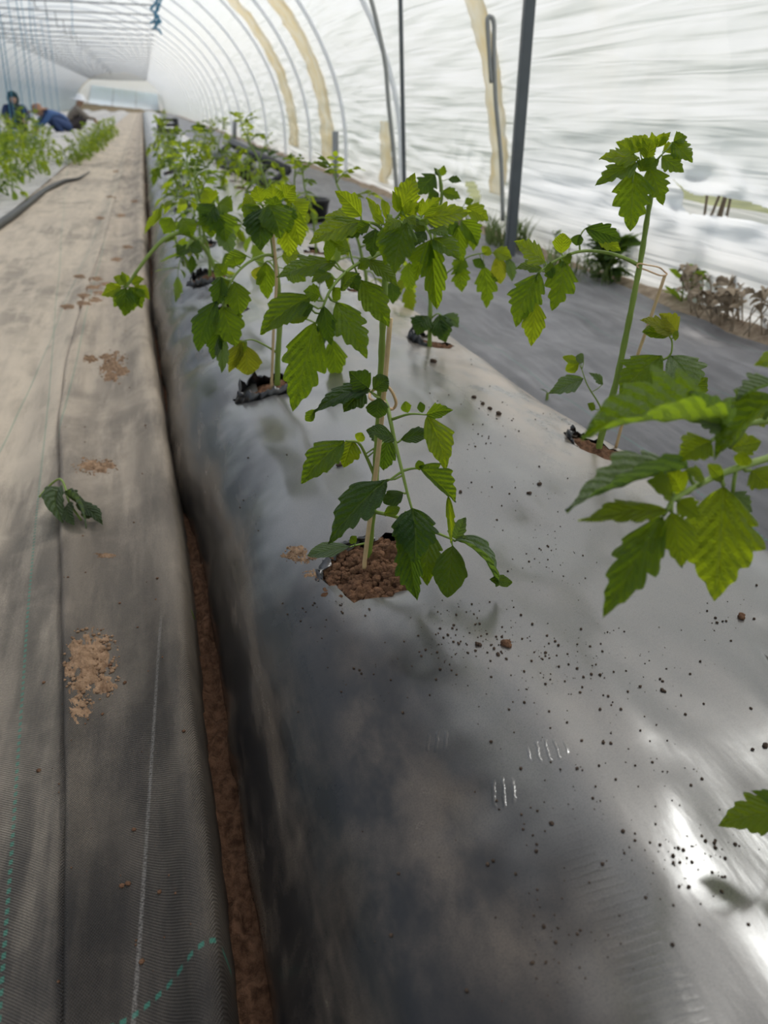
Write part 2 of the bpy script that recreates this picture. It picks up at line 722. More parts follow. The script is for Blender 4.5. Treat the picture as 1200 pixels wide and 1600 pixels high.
SOIL_NAMES = ['brown crumbly soil in the planting hole of the nearest staked tomato plant',
              'soil in the torn hole under the second tomato plant of the path side row',
              'soil in the planting hole of the tomato plant bending over the path',
              'soil in the dark torn hole behind the bending tomato plant',
              'soil in the hole below the tall bare stemmed tomato plant',
              'soil in the hole of the small plant near the black side cloth']
for k, h in enumerate(HOLES):
    near = k == 0
    N = 110 if near else (34 if k < 7 else 14)
    xs = [h[0] + h[2] * 1.22 * (2 * i / N - 1) for i in range(N + 1)]
    ys = [h[1] + h[3] * 1.22 * (2 * i / N - 1) for i in range(N + 1)]
    z0 = bed_z(h[0], h[1])

    def sf(x, y):
        q = math.hypot((x - h[0]) / h[2], (y - h[1]) / h[3])
        zb = bed_surf(x, y)
        d = 0
        v1 = noise.voronoi(Vector((x * 95, y * 95, 1 + k)))[0]
        d += .013 * max(0, .75 - v1[0])
        v2 = noise.voronoi(Vector((x * 260, y * 260, 4 + k)))[0]
        d += .0045 * max(0, .8 - v2[0])
        d += .010 * nz(x * 38, y * 38, k) + .004 * nz(x * 110, y * 110, k)
        return (x, y, zb - .012 + .010 * max(0, 1 - q * q) + d * min(1, max(.0, 1.25 - q) * 3) - .02 * ramp(.95, 1.2, q))
    so = link('planting_soil', grid_mesh('planting_soil', xs, ys, sf, skip=lambda x, y: math.hypot((x - h[0]) / h[2], (y - h[1]) / h[3]) > 1.2), SOIL)
    if k < 6:
        lb = SOIL_NAMES[k]
        tag(so, lb, 'soil', kind='stuff')
    else:
        tag(so, 'brown soil showing in a far planting hole of the film', 'soil', 'soil of the far planting holes', 'stuff')

# ------------------------------------------------------------------ ground cloths


def _line(a, b, z, w):
    p, q = onz(*a, z), onz(*b, z)
    return (p.x, w, p.y, (q.x - p.x) / (q.y - p.y))


_c1, _c2 = onz(140, 1600, .04), onz(330, 1468, .06)
_c3, _c4 = onz(150, 1165, .03), onz(290, 1092, .06)
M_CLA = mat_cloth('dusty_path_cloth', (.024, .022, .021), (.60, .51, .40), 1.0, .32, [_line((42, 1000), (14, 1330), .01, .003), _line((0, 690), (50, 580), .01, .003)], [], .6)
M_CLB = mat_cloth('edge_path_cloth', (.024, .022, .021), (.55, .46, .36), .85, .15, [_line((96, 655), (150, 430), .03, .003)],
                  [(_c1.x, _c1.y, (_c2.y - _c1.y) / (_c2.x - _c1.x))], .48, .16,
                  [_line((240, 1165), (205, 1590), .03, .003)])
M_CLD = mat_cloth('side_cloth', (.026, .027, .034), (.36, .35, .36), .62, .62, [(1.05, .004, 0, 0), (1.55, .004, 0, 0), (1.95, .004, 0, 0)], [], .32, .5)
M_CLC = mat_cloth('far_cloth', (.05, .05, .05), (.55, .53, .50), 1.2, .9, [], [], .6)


def edge_b(y):
    """left border of the overlapping edge cloth"""
    return float(np.interp(y, (0, .43, .55, .73, .98, 1.4, 2.0, 2.5, 3.5, 5, 9), (-.135, -.147, -.157, -.171, -.194, -.233, -.286, -.305, -.305, -.29, -.30))) + .004 * nz(1, y * 4, 4)


def za(x, y):
    z = .010 * nz(x * 2, y * 1.1, 1) + .005 * nz(x * 7, y * 4, 2)
    d = edge_b(y) - x
    z += .020 * ramp(.10, .0, d) - .012 * math.exp(-((d - .10) / .05) ** 2) - .05 * ramp(.0, -.03, d)
    return z


def zb(x, y):
    e = edge_b(y)
    t = (x - e) / (edge_c(y) - e)
    rid = .062 + .012 * nz(3, y * 1.9, 6)
    z = .034 + .006 * nz(x * 9, y * 3, 3)
    z -= .014 * math.exp(-((t - .35) / .22) ** 2)
    z += (rid - .034) * math.exp(-((t - .84) / .17) ** 2)
    z += .004 * nz(x * 30, y * 5, 8)
    if t > .92:
        z -= .15 * ramp(.92, 1.10, t)
    return z


_ya = growing(.02, 70, .016, 1.02)
xa = [-1.02 + .90 * (i / 60) for i in range(61)]
ca = link('path_cloth', grid_mesh('path_cloth', xa, _ya, lambda x, y: (x, y, za(x, y)), uv=lambda x, y: (x, y)), M_CLA)
tag(ca, 'dusty beige woven ground cloth covering the walking path', 'ground cloth')
tb = [i / 46 for i in range(47)]


def fb(t, y):
    e = edge_b(y)
    x = e + (edge_c(y) + .010 - e) * t
    return (x, y, zb(x, y) - (.014 if t == 0 else 0))


cb = link('edge_cloth', grid_mesh('edge_cloth', tb, _ya, fb, uv=lambda t, y: (edge_b(y) + (edge_c(y) + .01 - edge_b(y)) * t, y)), M_CLB)
tag(cb, 'grey black woven cloth strip with rolled edge beside the trench', 'ground cloth')
xd = [.80 + 1.25 * i / 64 for i in range(65)]


def zd(x, y):
    return .012 + .018 * nz(x * 2.2, y * 1.6, 5) + .018 * nz(x * 2 + y * 1.0, y * 5 - x * 2, 6) + .004 * nz(x * 14, y * 12, 6)


cd_ = link('side_cloth', grid_mesh('side_cloth', xd, growing(-.6, 70, .03, 1.02), lambda x, y: (x, y, zd(x, y)), uv=lambda x, y: (x, y)), M_CLD)
tag(cd_, 'black woven ground cloth between the bed and the plastic wall', 'ground cloth')
xc = [-6.0 + 5.02 * i / 50 for i in range(51)]


def zc(x, y):
    ridge = sum(.13 * math.exp(-((x - c) / .34) ** 4) for c in (-1.62, -2.9, -4.2))
    return .012 + ridge * ramp(3, 6, y + 4) + .014 * nz(x * 2, y, 3)


cc = link('row_cloth', grid_mesh('row_cloth', xc, growing(2, 70, .12, 1.02), lambda x, y: (x, y, zc(x, y)), uv=lambda x, y: (x, y)), M_CLC)
tag(cc, 'pale grey film and cloth over the far crop rows across the path', 'ground cloth')

# soil base of the tunnel and the ground outside
M_FLOOR = mat_soil('tunnel_floor_soil', (.13, .09, .06), (.36, .27, .19), 12)
me = grid_mesh('floor', [-6.1 + 8.3 * i / 8 for i in range(9)], [-15 + i * 8 for i in range(14)], lambda x, y: (x, y, -.085))
tag(link('floor', me, M_FLOOR), 'bare soil floor of the tunnel', 'floor', kind='structure')
mg = Mat('meadow_grass')
_n = mg.noise(2.5, detail=5)
M_GRASS = mg.done(mg.node('ShaderNodeBsdfPrincipled', Base_Color=mg.mix(_n.step(.3, .7), (.13, .16, .06), (.27, .30, .13)), Roughness=.9))
me = grid_mesh('ground', [-160 + 40 * i for i in range(9)], [-80 + 40 * i for i in range(9)], lambda x, y: (x, y, -.13))
tag(link('ground', me, M_GRASS), 'green grass outside the tunnel seen through the slit', 'ground', kind='structure')

# trench between cloth and bed
xt = [-.10 + .17 * i / 44 for i in range(45)]


def zt(x, y):
    v1 = noise.voronoi(Vector((x * 60, y * 60, 1)))[0][0]
    return -.036 + .030 * max(0, .7 - v1) + .014 * nz(x * 30, y * 30, 1) + .006 * nz(x * 90, y * 90, 2)


tr = link('trench_soil', grid_mesh('trench_soil', xt, growing(.02, 9, .0065, 1.014), lambda x, y: (x + .5 * shift(y), y, zt(x, y))), SOIL)
tag(tr, 'lumpy brown soil in the narrow trench between cloth and bed', 'soil', kind='stuff')

# soil bank along the foot of the wall
xk = [2.035 + .28 * i / 12 for i in range(13)]


def zk(x, y):
    return -.012 + .045 * math.exp(-((x - 2.15) / .06) ** 2) + .02 * nz(x * 9, y * 6) + .012 * nz(x * 30, y * 25)


bk = link('soil_bank', grid_mesh('soil_bank', xk, growing(.6, 60, .03, 1.025), lambda x, y: (x, y, zk(x, y))), mat_soil('bank_soil', (.22, .16, .11), (.52, .42, .31), 25))
tag(bk, 'pale dry soil heaped along the foot of the plastic wall', 'soil', kind='stuff')

# ------------------------------------------------------------------ the plastic tunnel
TCX, TA, TBZ, TZ0 = -1.95, 4.12, 2.9, .30
YEND = 88.0


def hoop_xz(s):
    """s 0..1 from right foot over the crest to left foot"""
    if s < .06:
        return TCX + TA, TZ0 * (s / .06)
    if s > .94:
        return TCX - TA, TZ0 * ((1 - s) / .06)
    a = math.pi * (s - .06) / .88
    return TCX + TA * math.cos(a), TZ0 + TBZ * math.sin(a)


def s_of_z(z):
    if z < TZ0:
        return .06 * z / TZ0
    return .06 + .88 * math.asin(min(1, (z - TZ0) / TBZ)) / math.pi


HOOPS = [4.93 + 2.15 * k for k in range(-9, 39)]
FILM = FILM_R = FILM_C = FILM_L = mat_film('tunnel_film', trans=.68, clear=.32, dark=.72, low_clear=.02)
# slit torn in the wall, as Y / height outline
SLIT = [onx(u, v, TCX + TA) for (u, v) in ((1066, 276), (1078, 296), (1092, 305), (1130, 307), (1180, 315), (1215, 326), (1215, 352), (1150, 338), (1094, 334), (1082, 316))]
SLIT = [(p.y, p.z) for p in SLIT]
TEAR = [(p.y, p.z) for p in [onx(u, v, TCX + TA) for (u, v) in ((737, 283), (750, 284), (758, 312), (752, 322), (742, 304))]]


def inside(poly, x, y):
    c = False
    j = len(poly) - 1
    for i in range(len(poly)):
        xi, yi = poly[i]
        xj, yj = poly[j]
        if (yi > y) != (yj > y) and x < (xj - xi) * (y - yi) / (yj - yi) + xi:
            c = not c
        j = i
    return c


_slit_c = sum(p[0] for p in SLIT) / len(SLIT), sum(p[1] for p in SLIT) / len(SLIT)


def film_off(y, z):
    """how far the film sags / puckers inwards"""
    ph = ((y - 4.93) / 2.15) % 1.0
    between = math.sin(ph * math.pi)
    o = .035 * between
    o += .020 * nz(y * .9, z * 6.5, 2) * (.35 + between)
    o += .013 * nz(y * 1.7 + z * 2, z * 15, 4)
    o += .010 * (1 - abs(nz(y * 1.1 + z * .8, z * 9 - y * .6, 8)) * 2.2)
    # crumple around the slit
    d = math.hypot((y - _slit_c[0] - .1) / .75, (z - _slit_c[1] - .02) / .20)
    o += .05 * math.exp(-d * d) * (.5 + nz(y * 5, z * 12, 5) * 1.4)
    d2 = math.hypot((y - TEAR[0][0]) / .3, (z - .3) / .22)
    o += .04 * math.exp(-d2 * d2) * (.4 + nz(y * 9, z * 7, 5) * 1.5)
    return o


_zr = [i * .012 for i in range(-5, 20)] + [.24 + i * .005 for i in range(53)] + [.50 + i * .022 for i in range(1, 50)]
_sr = [s_of_z(z) if z > 0 else z * .06 / TZ0 for z in _zr]
_yr = sorted(set([round(-15 + .5 * i, 4) for i in range(31)] + [round(.1 + i * .05, 4) for i in range(34)] + [round(1.8 + i * .006, 4) for i in range(230)] +
                 [round(3.18 + .035 * i, 4) for i in range(280)] + [round(13 + .1 * i, 4) for i in range(200)] + [round(33.2 + .5 * i, 4) for i in range(111)]))


def wall_fn(s, y):
    x, z = hoop_xz(max(0, s))
    if s < 0:
        z = s / .06 * TZ0
    o = film_off(y, z)
    return (x - o, y, z - .3 * o * ramp(1.0, 2.0, z))


def wall_skip(s, y):
    z = hoop_xz(max(0, s))[1]
    return inside(SLIT, y, z) or inside(TEAR, y, z)


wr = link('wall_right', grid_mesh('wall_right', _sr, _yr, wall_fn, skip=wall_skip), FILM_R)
tag(wr, 'wrinkled white plastic film wall with a torn slit', 'wall', kind='structure')
s_top = _sr[-1]
ss = [s_top + (.82 - s_top) * i / 44 for i in range(45)]
yy = [-15 + .43 * i for i in range(241)]
yy[-1] = YEND
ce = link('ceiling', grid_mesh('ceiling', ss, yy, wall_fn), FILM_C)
tag(ce, 'white plastic film roof arching over the tunnel', 'ceiling', kind='structure')
ss = [.82 + .18 * i / 20 for i in range(21)]


def wall_fl(s, y):
    x, z = hoop_xz(s)
    o = film_off(y, z)
    return (x + o, y, z)


wl = link('wall_left', grid_mesh('wall_left', ss, yy, wall_fl), FILM_L)
tag(wl, 'white plastic film wall on the far side of the crop rows', 'wall', kind='structure')
# far end wall with its bright door opening, and soil kerb
M_END = mat_film('end_film', (.88, .90, .92), .5, .10)
mb = MB()
pts = [hoop_xz(i / 40) for i in range(41)]
c0 = [CAM + ray(u, v) * ((YEND - CAM.y) / ray(u, v).y) for (u, v) in ((138, 161), (248, 173), (245, 148), (144, 134))]
_out = [Vector((x, YEND, z - .05)) for x, z in pts]
from mathutils.geometry import tessellate_polygon
mb.add(_out + c0, [tuple(t) for t in tessellate_polygon([[Vector((p.x, p.z, 0)) for p in _out], [Vector((p.x, p.z, 0)) for p in c0]])])
tag(mb.build('wall_back', M_END, shade=False), 'closed plastic gable wall at the far end', 'wall', kind='structure')
M_PANEL = mat_film('clear_end_film', (.86, .93, 1.0), .9, .02, dark=1.0, low_clear=.02)
dr = empty('door_1', onz(190, 176, 0.0))
c0 = [CAM + ray(u, v) * ((YEND - .6 - CAM.y) / ray(u, v).y) for (u, v) in ((137, 162), (249, 174), (246, 147), (143, 133))]
dr.location = (c0[0] + c0[1]) / 2
cc0 = [p - dr.location for p in c0]
mb = MB()
for i in range(3):
    for (a, b, k) in ((i / 3 + .004, (i + 1) / 3 - .004, 0),):
        V = []
        for yy_ in (0, .03):
            for (q, w) in ((a, 0), (b, 0), (b, 1), (a, 1)):
                p = cc0[0].lerp(cc0[1], q).lerp(cc0[3].lerp(cc0[2], q), w)
                V.append(p + Vector((0, yy_, 0)))
        mb2 = MB()
        mb2.add(V, [(0, 1, 2, 3), (7, 6, 5, 4), (0, 4, 5, 1), (3, 2, 6, 7)])
        mb2.build('door_panel', M_PANEL, dr, shade=False)
M_GALV = plain('galvanised_steel', (.52, .54, .55), .45, .4, .12, 8)
mb = MB()
for i in range(4):
    mb.tube([cc0[0].lerp(cc0[1], i / 3) + Vector((0, -.05, 0)), cc0[3].lerp(cc0[2], i / 3) + Vector((0, -.05, 0))], .03, 5)
mb.build('door_frame', M_GALV, dr)
tag(dr, 'pale blue bright sheeted door at the far tunnel end', 'door', kind='structure')
n = 24
V = []
for i in range(n + 1):
    p = c0[0].lerp(c0[1], -.25 + 1.3 * i / n)
    for (dy, z) in ((-3.0, -.03), (-1.2, max(.05, p.z * .6) + .1 * nz(i * .7, 1)), (-.2, p.z + .02 + .08 * nz(i * .7, 2)), (.1, -.05)):
        V.append(Vector((p.x, p.y + dy, z)))
mb = MB()
mb.add(V, [(i * 4 + j, i * 4 + 4 + j, i * 4 + 5 + j, i * 4 + 1 + j) for i in range(n) for j in range(3)])
bank = mb.build('earth_bank', mat_soil('end_bank_soil', (.16, .12, .07), (.34, .27, .17), 5))
tag(bank, 'brown earth bank below the bright door at the far end', 'earth bank')
ORD = 'first second third fourth fifth sixth seventh eighth ninth tenth eleventh twelfth thirteenth fourteenth'.split()
# ------------------------------------------------------------------ hoops, tie bars, posts, bands
m = Mat('milky_hoop')
_c = m.mix(m.noise(4), (.88, .90, .92), (.95, .96, .97))
M_HOOP = m.done(m.mixs(.55, m.node('ShaderNodeBsdfPrincipled', Base_Color=_c, Roughness=.5), m.node('ShaderNodeBsdfTranslucent', Color=_c)))
M_BAR = plain('grey_tie_bar', (.27, .28, .29), .5, .3, .12, 6)
M_POST = plain('slate_post', (.10, .115, .125), .5, .2, .25, 9)
hm = MB()
hm.tube([(hoop_xz(i / 60)[0] * 1.0 - .035 * math.cos(math.pi * i / 60), 0, hoop_xz(i / 60)[1] - .035 * math.sin(math.pi * i / 60)) for i in range(61)], .022, 6)
hoop_me = hm.mesh('tunnel_hoop')
HO, TB = [], []
for y in HOOPS:
    if y < 3 or y > YEND - 1:
        continue
    if abs(y - 4.93) < .1:
        continue
    o = link('tunnel_hoop', hoop_me, M_HOOP, loc=(0, y, 0))
    tag(o, 'pale steel hoop, far one deep in the tunnel under the film', 'hoop', 'steel hoops of the tunnel')
    if len(HO) < 12:
        o['label'] = 'pale steel hoop arching over the film, ' + ORD[len(HO)] + ' one beyond the thick dark post'
    HO.append(o)
bz = 2.55
half = TA * math.sqrt(1 - ((bz - TZ0) / TBZ) ** 2)
bm_ = MB()
bm_.tube([(TCX - half + .03, 0, bz), (TCX, 0, bz - .03), (TCX + half - .03, 0, bz)], .016, 6)
bar_me = bm_.mesh('tie_bar')
for y in HOOPS:
    if y < 15 or y > YEND - 1:
        continue
    o = link('tie_bar', bar_me, M_BAR, loc=(0, y, 0))
    tag(o, 'grey horizontal tie bar below the roof, far one towards the end door', 'tie bar', 'tie bars under the roof')
    if y > 15 and len(TB) < 12:
        o['label'] = 'grey horizontal tie bar below the roof, ' + ORD[len(TB)] + ' one down from the top of the picture'
        TB.append(o)
# short hangers along the tie bars carry the crop wires
hg = MB()
hg.tube([(0, 0, 0), (0, 0, -.30)], .010, 5)
hg.tube([(0, 0, -.30), (.03, 0, -.33), (.06, 0, -.30)], .008, 4)
hang_me = hg.mesh('wire_hanger')
for i, y in enumerate(HOOPS):
    if y < 12 or y > 60:
        continue
    for x in (-3.4, -1.7):
        o = link('wire_hanger', hang_me, M_BAR, loc=(x, y, bz - .02 + (0 if x < -3 else -.005)))
        tag(o, 'short grey hook hanging below a tie bar', 'hanger', 'hooks hanging from the tie bars')


def post(u0, v0, u1, v1, x, w, label, zt_=None, th=None):
    r = ray(u0, v0)
    p = onx(u0, v0, x)
    p.z = max(p.z, -.02)
    a = plane_pt(p, u0, v0)
    b = plane_pt(p, u1, v1)
    d = (b - a).normalized()
    top = a + d * ((zt_ - a.z) / d.z) if zt_ else b
    a = a - d * .12
    mb = MB()
    t = th or w * .6
    L = (top - a).length
    rot = d.to_track_quat('Z', 'Y').to_matrix()
    # channel section: web and two lips
    web = MB()
    mb.box((a + top) / 2, (w, t * .25, L), rot)
    mb.box((a + top) / 2 + rot @ Vector((-w / 2 + t * .1, t * .45, 0)), (t * .2, t, L), rot)
    mb.box((a + top) / 2 + rot @ Vector((w / 2 - t * .1, t * .45, 0)), (t * .2, t, L), rot)
    o = mb.build('steel_post', M_POST, shade=False)
    tag(o, label, 'post')
    return a, top


post(793, 362, 821, 0, 1.80, .078, 'thick dark slate steel post standing against the plastic wall', 2.1)
post(630, 315, 623, 0, 1.84, .046, 'thin dark steel post left of the thick post at the plastic wall', 2.1)
mp = MB()
P = [onx(u, v, 2.03) for (u, v) in ((525, 330), (524, 205))]
mp.tube([P[0], P[0].lerp(P[1], .5), P[1]], .035, 6)
tag(mp.build('stake', M_BAR), 'short grey stake at the wall beside the tan bands', 'stake')
mp = MB()
P = [onx(u, v, 2.03) for (u, v) in ((366, 262), (367, 190))]
mp.tube([P[0], P[0].lerp(P[1], .5), P[1]], .05, 6)
tag(mp.build('stake', M_BAR), 'short grey stake above the black slatted crate', 'stake')

# tan weathered bands stuck along some hoops
mt_ = Mat('tan_band')
_n = mt_.noise(9, (1, 1, .5), 4)
_c = mt_.mix(_n.step(.3, .75), (.92, .84, .66), (.97, .95, .89))
_tr = mt_.node('ShaderNodeBsdfTranslucent', Color=_c)
_df = mt_.node('ShaderNodeBsdfDiffuse', Color=_c)
M_TAN = mt_.done(mt_.mixs(.8, _df, _tr))


def band(y, w, z0, z1, label, wob=.02, off=.06):
    s0, s1 = s_of_z(z0), s_of_z(min(z1, TZ0 + TBZ))
    ss = [s0 + (s1 - s0) * i / 60 for i in range(61)]
    V, Fc = [], []
    for i, s in enumerate(ss):
        for j in range(4):
            yy_ = y + w * (j / 3 - .5) + wob * nz(s * 40, y)
            x, z = hoop_xz(s)
            q = film_off(yy_, z) + off * .3 + .004
            V.append((x - q - .008 * math.sin(j / 3 * math.pi), yy_, z - .3 * q * ramp(1, 2, z)))
    for i in range(60):
        for j in range(3):
            b = i * 4 + j
            Fc.append((b, b + 1, b + 5, b + 4))
    me = bpy.data.meshes.new('tan_band')
    me.from_pydata(V, [], Fc)
    o = link('tan_band', me, M_TAN)
    m = o.modifiers.new('t', 'SOLIDIFY')
    m.thickness = .004
    tag(o, label, 'band')


def y_on_wall(u, v):
    return onx(u, v, 2.1).y


band(y_on_wall(774, 230), .26, .25, 2.4, 'faded tan strip on the film beside the thick dark post')
band(y_on_wall(601, 270), .32, .1, .62, 'short tan stained strip low on the wall by the thin post', .16)
band(y_on_wall(511, 250), .70, .15, 2.6, 'tan strip up the film, right one of the long curved pair')
band(y_on_wall(458, 230), .85, .2, 2.6, 'tan strip up the film, left one of the long curved pair')

# bent wire pipe hooked at its top, and loose rope pipe
M_WIRE = plain('grey_wire', (.33, .34, .33), .5, .5)
mp = MB()
B0 = onx(785, 300, 1.93)
mp.tube(smooth([plane_pt(B0, u, v) for (u, v) in ((786, 345), (783, 250), (775, 160), (772, 80), (772, 38), (768, 27), (762, 30), (763, 60), (768, 130))], 6), .012, 6)
tag(mp.build('bent_wire', M_WIRE), 'thin grey wire with a hooked top beside the thick post', 'wire')
mp = MB()
B0 = onx(615, 300, 1.93)
mp.tube(smooth([plane_pt(B0, u, v) for (u, v) in ((620, 300), (614, 225), (607, 160), (602, 100), (590, 40), (577, -10), (560, -60))], 6), .017, 6)
tag(mp.build('bent_pipe', M_WIRE), 'grey curved pipe beside the thin dark post', 'pipe')

# second film hanging outside, seen through the slit
SKZ = onx(1130, 322, 2.42).z
M_SKIRT = mat_film('skirt_film', (.9, .93, .97), .5, .05)
tag(link('skirt_film', grid_mesh('skirt_film', [0, 1, 2, 3, 4, 5], [1.2 + .06 * i for i in range(60)],
    lambda k, y: (2.42 + .02 * nz(k * 2, y * 3), y, -.13 + (.13 + SKZ + .012 * nz(y * 3, 1)) * k / 5)), M_SKIRT), 'low white plastic skirt outside behind the slit', 'plastic sheet')
M_DRY = plain('dry_stalk', (.20, .15, .10), .9, var=.3)
for k, u in enumerate((1112, 1122, 1128, 1137, 1103)):
    a = onx(u, 333 + (k % 2) * 4, 2.32)
    mp = MB()
    mp.tube([Vector((a.x, a.y, -.13)), a.lerp(Vector((a.x, a.y + .01, .30)), .5), Vector((a.x + .01, a.y + .02 * (k - 2), a.z + .16))], .006, 5)
    tag(mp.build('dry_stalk', M_DRY), 'thin dark dry stalk outside seen through the torn slit', 'stalk', 'stalks behind the slit')

# blue twine
M_TWINE = plain('blue_twine', (.10, .28, .42), .8)
rnd = random.Random(7)
for k in range(3):
    mb = MB()
    B = Vector((.42, 15.6, 2.5))
    pts = []
    for i in range(26):
        q = i / 25
        pts.append(plane_pt(B, 246 + 8 * nz(q * 3.5, k * 7.7) * 2 + rnd.uniform(-2, 2), -16 + (70 - 9 * k) * q + 6 * nz(q * 6, k * 3.1)))
    mb.tube(smooth(pts, 3), .018, 4)
    tag(mb.build('twine_tangle', M_TWINE), 'blue twine hanging in a tangle from a tie bar end', 'twine', 'tangled blue twine')
for k, (u, v1, Y) in enumerate([(15, 285, 11.0), (31, 262, 11.0), (33, 240, 13.2), (44, 215, 15.3), (62, 250, 13.2), (3, 262, 11.0), (66, 228, 17.4), (78, 210, 19.6), (97, 205, 21.7), (115, 55, 17.4), (52, 70, 15.3), (86, 195, 24.0)]):
    Y = min(HOOPS, key=lambda q: abs(q - Y))
    p = CAM + ray(u, v1) * (Y / ray(u, v1).y)
    p.z = max(p.z, .05)
    mb = MB()
    top = Vector((p.x + .05, Y, bz - .03))
    mb.tube([top, top.lerp(p, .4) + Vector((.01, 0, 0)), top.lerp(p, .8) + Vector((-.01, 0, 0)), p], .0065, 4)
    tag(mb.build('twine', M_TWINE), 'light blue crop twine hanging down to the rows across the path', 'twine', 'hanging crop twines')

# added dark tube standing in for a shaded fold of the path cloth
mb = MB()
hp = [onz(u, v, .02) for (u, v) in ((-60, 385), (0, 350), (36, 324), (70, 298), (98, 284), (122, 279), (140, 268))]
hs = smooth(hp, 6)
mb.tube(hs, [.026 * (1 - .8 * (i / (len(hs) - 1)) ** 3) for i in range(len(hs))], 8)
tag(mb.build('foldline', plain('black_foldline', (.035, .037, .035), .6)), 'added black tube standing in for a shaded cloth fold at the path border', 'foldline')

# ------------------------------------------------------------------ leaves
LEAF = mat_leaf('tomato_leaf', (.060, .145, .012), (.24, .35, .15), (.44, .64, .015))
LEAF_Y = mat_leaf('young_tomato_leaf', (.125, .235, .014), (.26, .38, .13), (.66, .82, .02), .58)
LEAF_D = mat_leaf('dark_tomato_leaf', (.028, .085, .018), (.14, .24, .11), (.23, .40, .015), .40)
LEAF_YEL = mat_leaf('yellowing_leaf', (.24, .30, .02), (.30, .36, .08), (.62, .66, .03), .55)
LEAF_P = mat_leaf('pale_underside_leaf', (.20, .30, .17), (.05, .12, .03), (.26, .42, .04), .42)
LEAF_W = mat_leaf('wilted_leaf', (.075, .125, .055), (.20, .27, .15), (.2, .3, .06), .35)
m = Mat('tomato_stem')
_n = m.noise(60, (1, 1, .3), 3)
_c = m.mix(_n, (.15, .24, .035), (.30, .40, .08))
STEM = m.done(m.mixs(.2, m.node('ShaderNodeBsdfPrincipled', Base_Color=_c, Roughness=.5), m.node('ShaderNodeBsdfTranslucent', Color=(.35, .5, .08))))
BAMBOO = plain('bamboo', (.52, .38, .20), .55, var=.2, scale=70)
TIE = plain('tan_tie', (.62, .42, .24), .5, var=.1)
LM = {'n': LEAF, 'y': LEAF_Y, 'd': LEAF_D, 'Y': LEAF_YEL, 'p': LEAF_P, 'w': LEAF_W}


def env(t, oval=False):
    if oval:
        return math.sin(math.pi * min(1, max(0, t)) ** .82) ** .75
    if t < .32:
        return (max(t, 0) / .32) ** .50
    q = (1 - t) / .68
    return q ** .90 * (1 + .40 * (1 - q) * q)


def side_fn(rnd, teeth, depth):
    cuts = sorted([.03 + .95 * ((k + rnd.uniform(-.18, .18)) / teeth) ** .86 if 0 < k < teeth else (.03 if k == 0 else .98) for k in range(teeth + 1)])
    dep = [depth * (1.25 - .85 * k / teeth) * rnd.uniform(.55, 1.25) for k in range(teeth + 1)]
    dep[0] *= .3

    def f(t):
        for k in range(teeth):
            if t < cuts[k + 1] or k == teeth - 1:
                q = (t - cuts[k]) / (cuts[k + 1] - cuts[k])
                q = max(0, min(1, q))
                if q < .80:
                    return 1 - dep[k] * (1 - (q / .80) ** .7)
                return 1 - dep[k + 1] * ((q - .80) / .20) * .85
        return 1
    return f


def leaflet_data(seed, teeth=5, depth=.34, fold=.22, droop=.5, curl=.12, twist=0.0, sweep=.34, rows_n=32):
    rnd = random.Random(seed)
    fl, fr = side_fn(rnd, teeth, depth), side_fn(rnd, teeth, depth)
    rows = [i / rows_n for i in range(rows_n + 1)]
    S_ = (-1, -.72, -.4, -.14, 0, .14, .4, .72, 1)
    V, UV, Fc = [], [], []
    ph = rnd.uniform(0, 9)
    bow = rnd.uniform(-.07, .07)
    for t in rows:
        e = env(t, depth < .2)
        for s in S_:
            a = abs(s)
            w = e * (fl(t) if s < 0 else fr(t))
            ws = e * (1 - depth * .5)
            lw = (ws * (1 - a ** 3) + w * a ** 3) * .5
            yv = s * lw * (1 + .10 * nz(t * 4 + ph, s * 1.2, seed))
            xv = t + sweep * abs(yv) * (1.0 - t * .75)
            zv = fold * abs(yv)
            zv += .020 * math.cos(2 * math.pi * (t - abs(yv) * .85) * 7) * (1 - a) * min(1, a * 4)
            zv -= curl * (a ** 3) * lw
            zv += .075 * nz(t * 3.2 + ph, s * 1.1, seed * 1.7) * a + .028 * nz(t * 8, s * 4, seed)
            tw = twist * t
            yv, zv = yv * math.cos(tw) - zv * math.sin(tw), yv * math.sin(tw) + zv * math.cos(tw)
            yv += bow * math.sin(t * math.pi)
            V.append(Vector((xv, yv, zv)))
            UV.append((t, s * lw))
    # bend along the length
    def bend(x):
        ang = droop * max(0, x) ** 1.3
        return ang
    path = [(0.0, 0.0)]
    n = 40
    for i in range(n + 12):
        x = (i + .5) / n
        a = bend(x)
        path.append((path[-1][0] + math.cos(a) / n, path[-1][1] - math.sin(a) / n))
    W = []
    for p in V:
        k = max(0, p.x) * n
        i = min(int(k), n + 10)
        f = k - i
        X = path[i][0] * (1 - f) + path[i + 1][0] * f
        Z = path[i][1] * (1 - f) + path[i + 1][1] * f
        a = bend(p.x)
        W.append(Vector((X + math.sin(a) * p.z + min(0, p.x), p.y, Z + math.cos(a) * p.z)))
    tip = W[-5]
    ang = math.atan2(tip.z, tip.x)
    L = math.hypot(tip.x, tip.z)
    ca, sa = math.cos(-ang), math.sin(-ang)
    W = [Vector(((p.x * ca - p.z * sa) / L, p.y, (p.x * sa + p.z * ca) / L)) for p in W]
    m_ = len(S_)
    for i in range(len(rows) - 1):
        for j in range(m_ - 1):
            b = i * m_ + j
            Fc.append((b, b + m_, b + m_ + 1, b + 1))
    return W, UV, Fc


